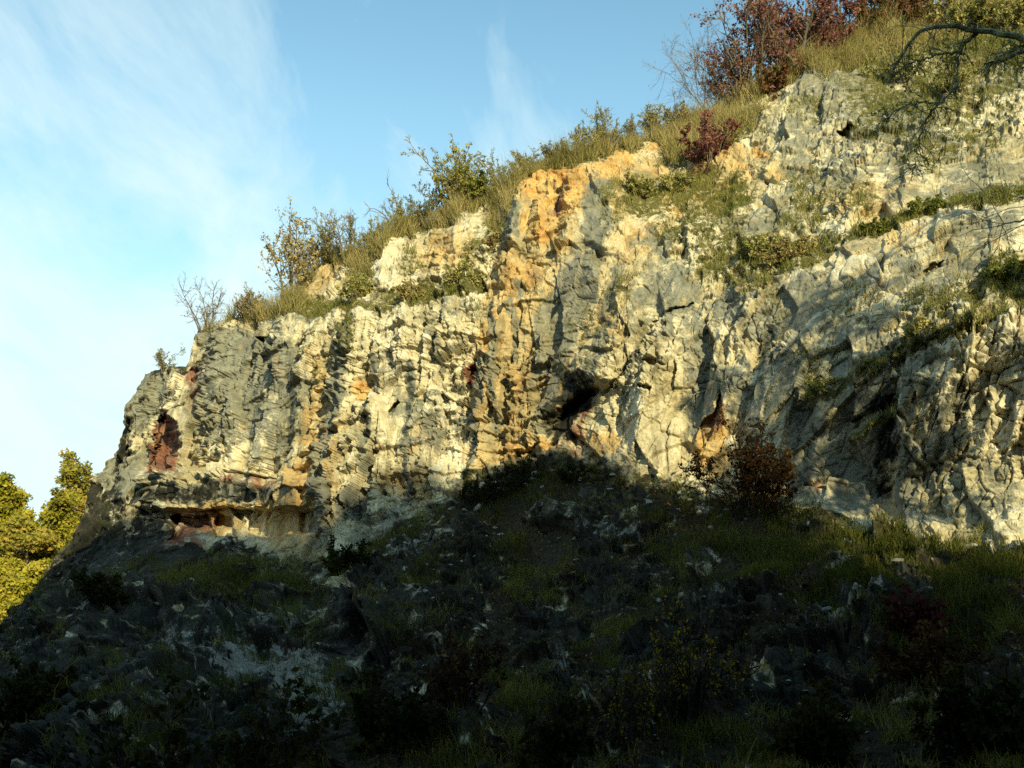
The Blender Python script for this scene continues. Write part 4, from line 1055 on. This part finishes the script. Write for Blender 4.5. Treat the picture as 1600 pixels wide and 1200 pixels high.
# ------------------------------------------------------------------ tree at the right whose branch hangs into the picture
rg = np.random.default_rng(77)
tb0 = np.array([12.6, 10.5, 0.0])
tree = empty('overhanging_tree', tb0.tolist())
tag(tree, 'old tree whose lichen covered branch hangs into the top right corner', 'tree')
def bpts(lst): return np.array([at(px, py, Y) for px, py, Y in lst]) - tb0
def smooth_line(p, n):
    """resample a polyline evenly with rounded corners"""
    t = np.linspace(0, len(p) - 1, n); i = np.minimum(t.astype(int), len(p) - 2); f = (t - i)[:, None]
    q = p[i] * (1 - f) + p[i + 1] * f
    for _ in range(2): q[1:-1] = (q[:-2] + 2 * q[1:-1] + q[2:]) / 4
    return q + rg.normal(size=q.shape) * 0.012 * np.minimum(np.arange(n), 1)[:, None]
trunk = np.array([[0, 0, -0.3], [0.1, 0, 2.5], [-0.15, 0.1, 5], [0.05, 0.2, 7.5], [0.3, 0.2, 10], [0.2, 0.1, 13], [0.3, 0.1, 16.5]])
v, f = tubes(smooth_line(trunk, 22)[None], np.array([0.26]), np.array([0.06]), 9)
mesh_np('trunk', v, f, 4, M_LICHEN, tree)
START = np.array([-0.02, 0.15, 7.1])
BR = [
    (np.concatenate([[START], bpts([(1850, 130, 11.4), (1660, 72, 12), (1600, 62, 12), (1545, 50, 12.1), (1500, 42, 12.1), (1450, 38, 12.2), (1425, 62, 12.2), (1405, 92, 12.3), (1392, 118, 12.3)])]), 0.062, 0.010),
    (bpts([(1640, 58, 12), (1595, 74, 12.1), (1570, 84, 12.1), (1545, 102, 12.2)]), 0.035, 0.008),
    (bpts([(1532, 48, 12.1), (1510, 64, 12.2), (1498, 84, 12.2), (1494, 108, 12.2), (1496, 140, 12.2)]), 0.030, 0.014),
    (bpts([(1500, 82, 12.2), (1475, 82, 12.3), (1448, 92, 12.3), (1420, 100, 12.4), (1395, 116, 12.4)]), 0.020, 0.007),
    (bpts([(1496, 130, 12.2), (1470, 160, 12.2), (1448, 184, 12.3), (1440, 205, 12.3), (1434, 235, 12.3), (1428, 262, 12.3)]), 0.020, 0.006),
    (bpts([(1470, 160, 12.2), (1430, 160, 12.2), (1400, 172, 12.3), (1380, 190, 12.3)]), 0.012, 0.006),
    (bpts([(1660, 96, 11.8), (1600, 78, 11.6), (1560, 96, 11.6), (1538, 100, 11.6)]), 0.04, 0.008),
    (np.concatenate([[START + np.array([0.1, 0.05, 0.8])], bpts([(1800, 300, 12.5), (1680, 330, 12.8), (1600, 345, 13), (1560, 352, 13)])]), 0.04, 0.006),
]
fine = []; brs = []
for p, a, b in BR:
    ln = smooth_line(p, 26)
    v, f = tubes(ln[None], np.array([a]), np.array([b]), 6)
    brs.append(mesh_np('branch', v, f, 4, M_LICHEN, tree))
    fine.append(ln[8:] if a > 0.05 else ln)
lfs = []
for ln, br in zip(fine, brs):
    w1 = children(ln[None], 30, 0.05, 1.0, (0.18, 0.5), 0.7, 7, 0.2, -0.07, rg)
    w1 = w1[np.linalg.norm(w1[:, -1] - w1[:, 0], axis=1) < 1.6]
    w2 = children(w1, 6, 0.2, 1.0, (0.3, 0.6), 0.7, 4, 0.2, -0.02, rg)
    v, f = join([tubes(w1, np.full(len(w1), 0.007), np.full(len(w1), 0.003), 3), tubes(w2, np.full(len(w2), 0.0035), np.full(len(w2), 0.002), 3)])
    mesh_np('twigs', v, f, 4, M_LICHEN, br)
    lfs.append(w2[:, 1:].reshape(-1, 3))
c = np.concatenate(lfs); c = c[rg.random(len(c)) < 0.16]
v, f = leaf_quads(c, 0.028 * rg.uniform(0.6, 1.3, len(c)), rg)
mesh_np('foliage', v, f, 4, LEAF['yellow_olive'], tree, {'tint': np.repeat(rg.random(len(c)), 4)})
# its crown, outside the picture, throws the soft patches of shade on the right of the wall
cc, lim = [], []
for (px, py, rpx, t, n) in [(1300, 480, 46, 17, 360), (1360, 500, 40, 16, 280), (1260, 560, 30, 18, 130), (1320, 610, 40, 16, 170), (1250, 660, 34, 17, 120), (1255, 740, 36, 17, 130), (1340, 720, 44, 15.5, 110), (1395, 640, 30, 15, 120),
                         (1390, 760, 36, 15, 90), (1440, 570, 34, 14, 260), (1480, 700, 30, 13.5, 200), (1325, 785, 42, 15, 330), (1345, 830, 30, 15, 120), (1450, 800, 40, 14, 260), (1170, 740, 60, 18, 700), (1220, 800, 50, 17, 340), (1540, 600, 24, 13, 120), (1560, 300, 40, 13, 200), (1500, 350, 30, 13, 140), (1100, 620, 30, 19, 140), (1580, 450, 34, 12.5, 200)]:
    p = surf(px, py); k = px_m(p); q = p + S * t - tb0
    g = unit(rg.normal(size=(n, 3))) * (rg.random((n, 1)) ** 0.45) * rpx * k
    cc.append(q + g); lim.append(q)
c = np.concatenate(cc)
v, f = leaf_quads(c, 0.11 * rg.uniform(0.6, 1.3, len(c)), rg)
mesh_np('crown', v, f, 4, LEAF['dark'], tree, {'tint': np.repeat(rg.random(len(c)), 4)})
for q in lim:
    zt = max(2.0, q[2] - 1.8); s0 = np.array([0.1, 0.1, min(zt, 15.5)])
    mid = (s0 + q) / 2 + np.array([0, 0, 0.5])
    v, f = tubes(smooth_line(np.array([s0, mid, q]), 10)[None], np.array([0.06]), np.array([0.02]), 5)
    mesh_np('branch', v, f, 4, M_LICHEN, tree)

# ------------------------------------------------------------------ grass, weeds and fallen leaves (nobody could count them)
rgs = np.random.default_rng(99)
vgf = np.clip(m_vg - 0.06 + 1.0 * fbm(PX / 22, PY / 16, 4, 611) * 0.6, 0, 1)
SURF = P[NB:]
inframe = np.where((PX > -60) & (PX < 1660), 1.0, 3.0) * ((PX > -160) & (PX < 2000))
area = np.linalg.norm(np.roll(SURF, -1, 0) - SURF, axis=-1); area[-1] = 0
area = np.clip(area, 0, 0.5)


def blades(name, label, weight, n, hlo, hhi, wid, mat, lean=0.35, out=0.25, tintf=None):
    w = (weight * area * inframe).ravel(); w = w / w.sum()
    id_ = rgs.choice(w.size, n, p=w)
    b = SURF.reshape(-1, 3)[id_] + rgs.normal(size=(n, 3)) * 0.03
    h = rgs.uniform(hlo, hhi, n)[:, None] * (0.6 + 0.8 * np.clip(0.5 + fbm(b[:, 0] * 0.9, b[:, 1] * 0.9 + b[:, 2], 2, 37), 0, 1))[:, None]
    ln = rgs.normal(size=(n, 3)) * lean; ln[:, 1] -= out; ln[:, 2] = 1
    d = unit(ln); side = unit(np.cross(d, rgs.normal(size=(n, 3)))) * wid
    mid = b + d * h * 0.55; tip = b + (d + np.array([0, 0, -0.35]) * rgs.random((n, 1)) + rgs.normal(size=(n, 3)) * 0.2) * h
    v = np.stack([b - side, b + side, mid + side * 0.7, mid - side * 0.7, tip], 1).reshape(-1, 3)
    o = (np.arange(n) * 5)[:, None]
    f = np.concatenate([o + np.array([[0, 1, 2]]), o + np.array([[0, 2, 3]]), o + np.array([[3, 2, 4]])])
    tn = np.clip(0.55 * rgs.random(n) + 0.45 * (0.5 + fbm(b[:, 0] * 0.5, b[:, 2] * 0.7 + b[:, 1] * 0.3, 3, 41)), 0, 1)
    tag(mesh_np(name, v, f, 3, mat, None, {'tint': np.repeat(tn, 5)}), label, 'grass', kind='stuff')


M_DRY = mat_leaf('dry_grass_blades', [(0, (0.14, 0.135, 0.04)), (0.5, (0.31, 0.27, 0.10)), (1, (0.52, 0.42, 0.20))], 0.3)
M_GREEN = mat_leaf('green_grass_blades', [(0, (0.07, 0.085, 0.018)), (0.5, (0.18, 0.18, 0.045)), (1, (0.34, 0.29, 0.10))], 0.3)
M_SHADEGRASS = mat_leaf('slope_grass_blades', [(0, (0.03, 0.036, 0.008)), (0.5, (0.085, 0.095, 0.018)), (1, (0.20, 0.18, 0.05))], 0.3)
wall_v = (1 - slope_m) * (1 - np.clip(low_l, 0, 1))
blades('dry_grass', 'dry straw coloured grass along the brow of the cliff', sstep(0.35, 0.8, vgf) * wall_v * (1 - sstep(22, 60, ds)) * sstep(290, 330, PX), 56000, 0.15, 1.05, 0.010, M_DRY)
blades('ledge_grass', 'olive grass growing on the ledges and cracks of the rock face', sstep(0.35, 0.8, vgf) * wall_v * sstep(14, 40, ds), 52000, 0.06, 0.30, 0.009, M_GREEN)
gsl = np.clip(slope_m + low_l * 0.35, 0, 1) * (1 - 0.85 * rock_out) * sstep(-0.1, 0.35, fbm(PX / 45, PY / 26, 5, 621)) + 1.2 * sstep(0.4, 0.7, m_vg) * np.clip(slope_m + low_l, 0, 1)
blades('slope_grass', 'patchy dull green grass on the shaded slope', gsl, 80000, 0.05, 0.34, 0.008, M_SHADEGRASS)
w = (slope_m * (1 - 0.6 * rock_out) * area * inframe * sstep(-0.2, 0.4, fbm(PX / 90, PY / 60, 4, 631))).ravel(); w /= w.sum()
id_ = rgs.choice(w.size, 16000, p=w)
c = SURF.reshape(-1, 3)[id_] + np.array([0, -0.01, 0.025])
v, f = leaf_quads(c, 0.032 * rgs.uniform(0.6, 1.3, len(c)), rgs, flat=0.6)
M_LITTER = mat_leaf('fallen_leaves', [(0, (0.03, 0.018, 0.008)), (0.6, (0.09, 0.055, 0.02)), (1, (0.22, 0.15, 0.05))], 0.1)
tag(mesh_np('fallen_leaves', v, f, 4, M_LITTER, None, {'tint': np.repeat(rgs.random(len(c)), 4)}), 'scattered brown fallen leaves on the slope', 'leaves', kind='stuff')

# ------------------------------------------------------------------ loose stones on the slope
import bmesh
M_STONE = mat_simple('pale_loose_stone', [(0.3, (0.11, 0.11, 0.095)), (0.5, (0.22, 0.22, 0.19)), (0.7, (0.36, 0.35, 0.30))], 7.0)
def stone_mesh(seed):
    r = np.random.default_rng(seed)
    bm = bmesh.new()
    for p in unit(r.normal(size=(22, 3))) * np.array([1, 0.8, 0.55]) * r.uniform(0.8, 1.1, (22, 1)): bm.verts.new(p.tolist())
    bmesh.ops.convex_hull(bm, input=bm.verts)
    for vv in [vv for vv in bm.verts if not vv.link_faces]: bm.verts.remove(vv)
    bmesh.ops.bevel(bm, geom=bm.edges[:], offset=0.05, segments=1, affect='EDGES')
    me = bpy.data.meshes.new('loose_stone'); bm.to_mesh(me); bm.free(); me.materials.append(M_STONE)
    return me
SM = [stone_mesh(700 + i) for i in range(6)]
rs = random.Random(4)
spots = [(1452, 1130, 9), (1466, 1056, 7), (1540, 1060, 8), (1405, 905, 12), (1350, 918, 10), (1290, 945, 12), (1320, 862, 9), (1520, 855, 16), (1545, 858, 12), (1480, 862, 9), (958, 746, 7), (834, 752, 9), (1570, 990, 7), (1080, 790, 8), (1060, 796, 7)]
for _ in range(60):
    spots.append((rs.uniform(620, 1600), rs.uniform(880, 1150), rs.uniform(3, 7)))
for _ in range(25):
    spots.append((rs.uniform(560, 1000), rs.uniform(800, 900), rs.uniform(3, 7)))
for i, (px, py, r) in enumerate(spots):
    b = surf(px, py); k = px_m(b) * r
    o = bpy.data.objects.new('loose_stone', SM[i % 6]); col.objects.link(o)
    o.location = (b[0], b[1], b[2] + k * 0.2); o.scale = (k * rs.uniform(0.8, 1.3), k, k * rs.uniform(0.6, 1.0)); o.rotation_euler = (rs.uniform(-.4, .4), rs.uniform(-.4, .4), rs.uniform(0, 6.28))
    tag(o, 'pale angular loose stone lying on the shaded slope', 'stone', 'loose stones on the slope')

rs = random.Random(8)
for i in range(46):
    k_ = rs.uniform(2, 15.9); a_ = int(k_); f_ = k_ - a_
    px = FOOTL[a_][0] * (1 - f_) + FOOTL[a_ + 1][0] * f_; py = FOOTL[a_][1] * (1 - f_) + FOOTL[a_ + 1][1] * f_ + rs.uniform(2, 34)
    b = surf(px, py); k = px_m(b) * rs.uniform(4, 13) * (0.6 + 0.4 * rs.random())
    o = bpy.data.objects.new('fallen_block', SM[i % 6]); col.objects.link(o)
    o.location = (b[0], b[1], b[2] + k * 0.1); o.scale = (k * rs.uniform(0.8, 1.4), k, k * rs.uniform(0.7, 1.1)); o.rotation_euler = (rs.uniform(-.7, .7), rs.uniform(-.7, .7), rs.uniform(0, 6.28))
    tag(o, 'angular pale block fallen at the foot of the rock wall', 'boulder', 'fallen blocks along the foot of the wall')
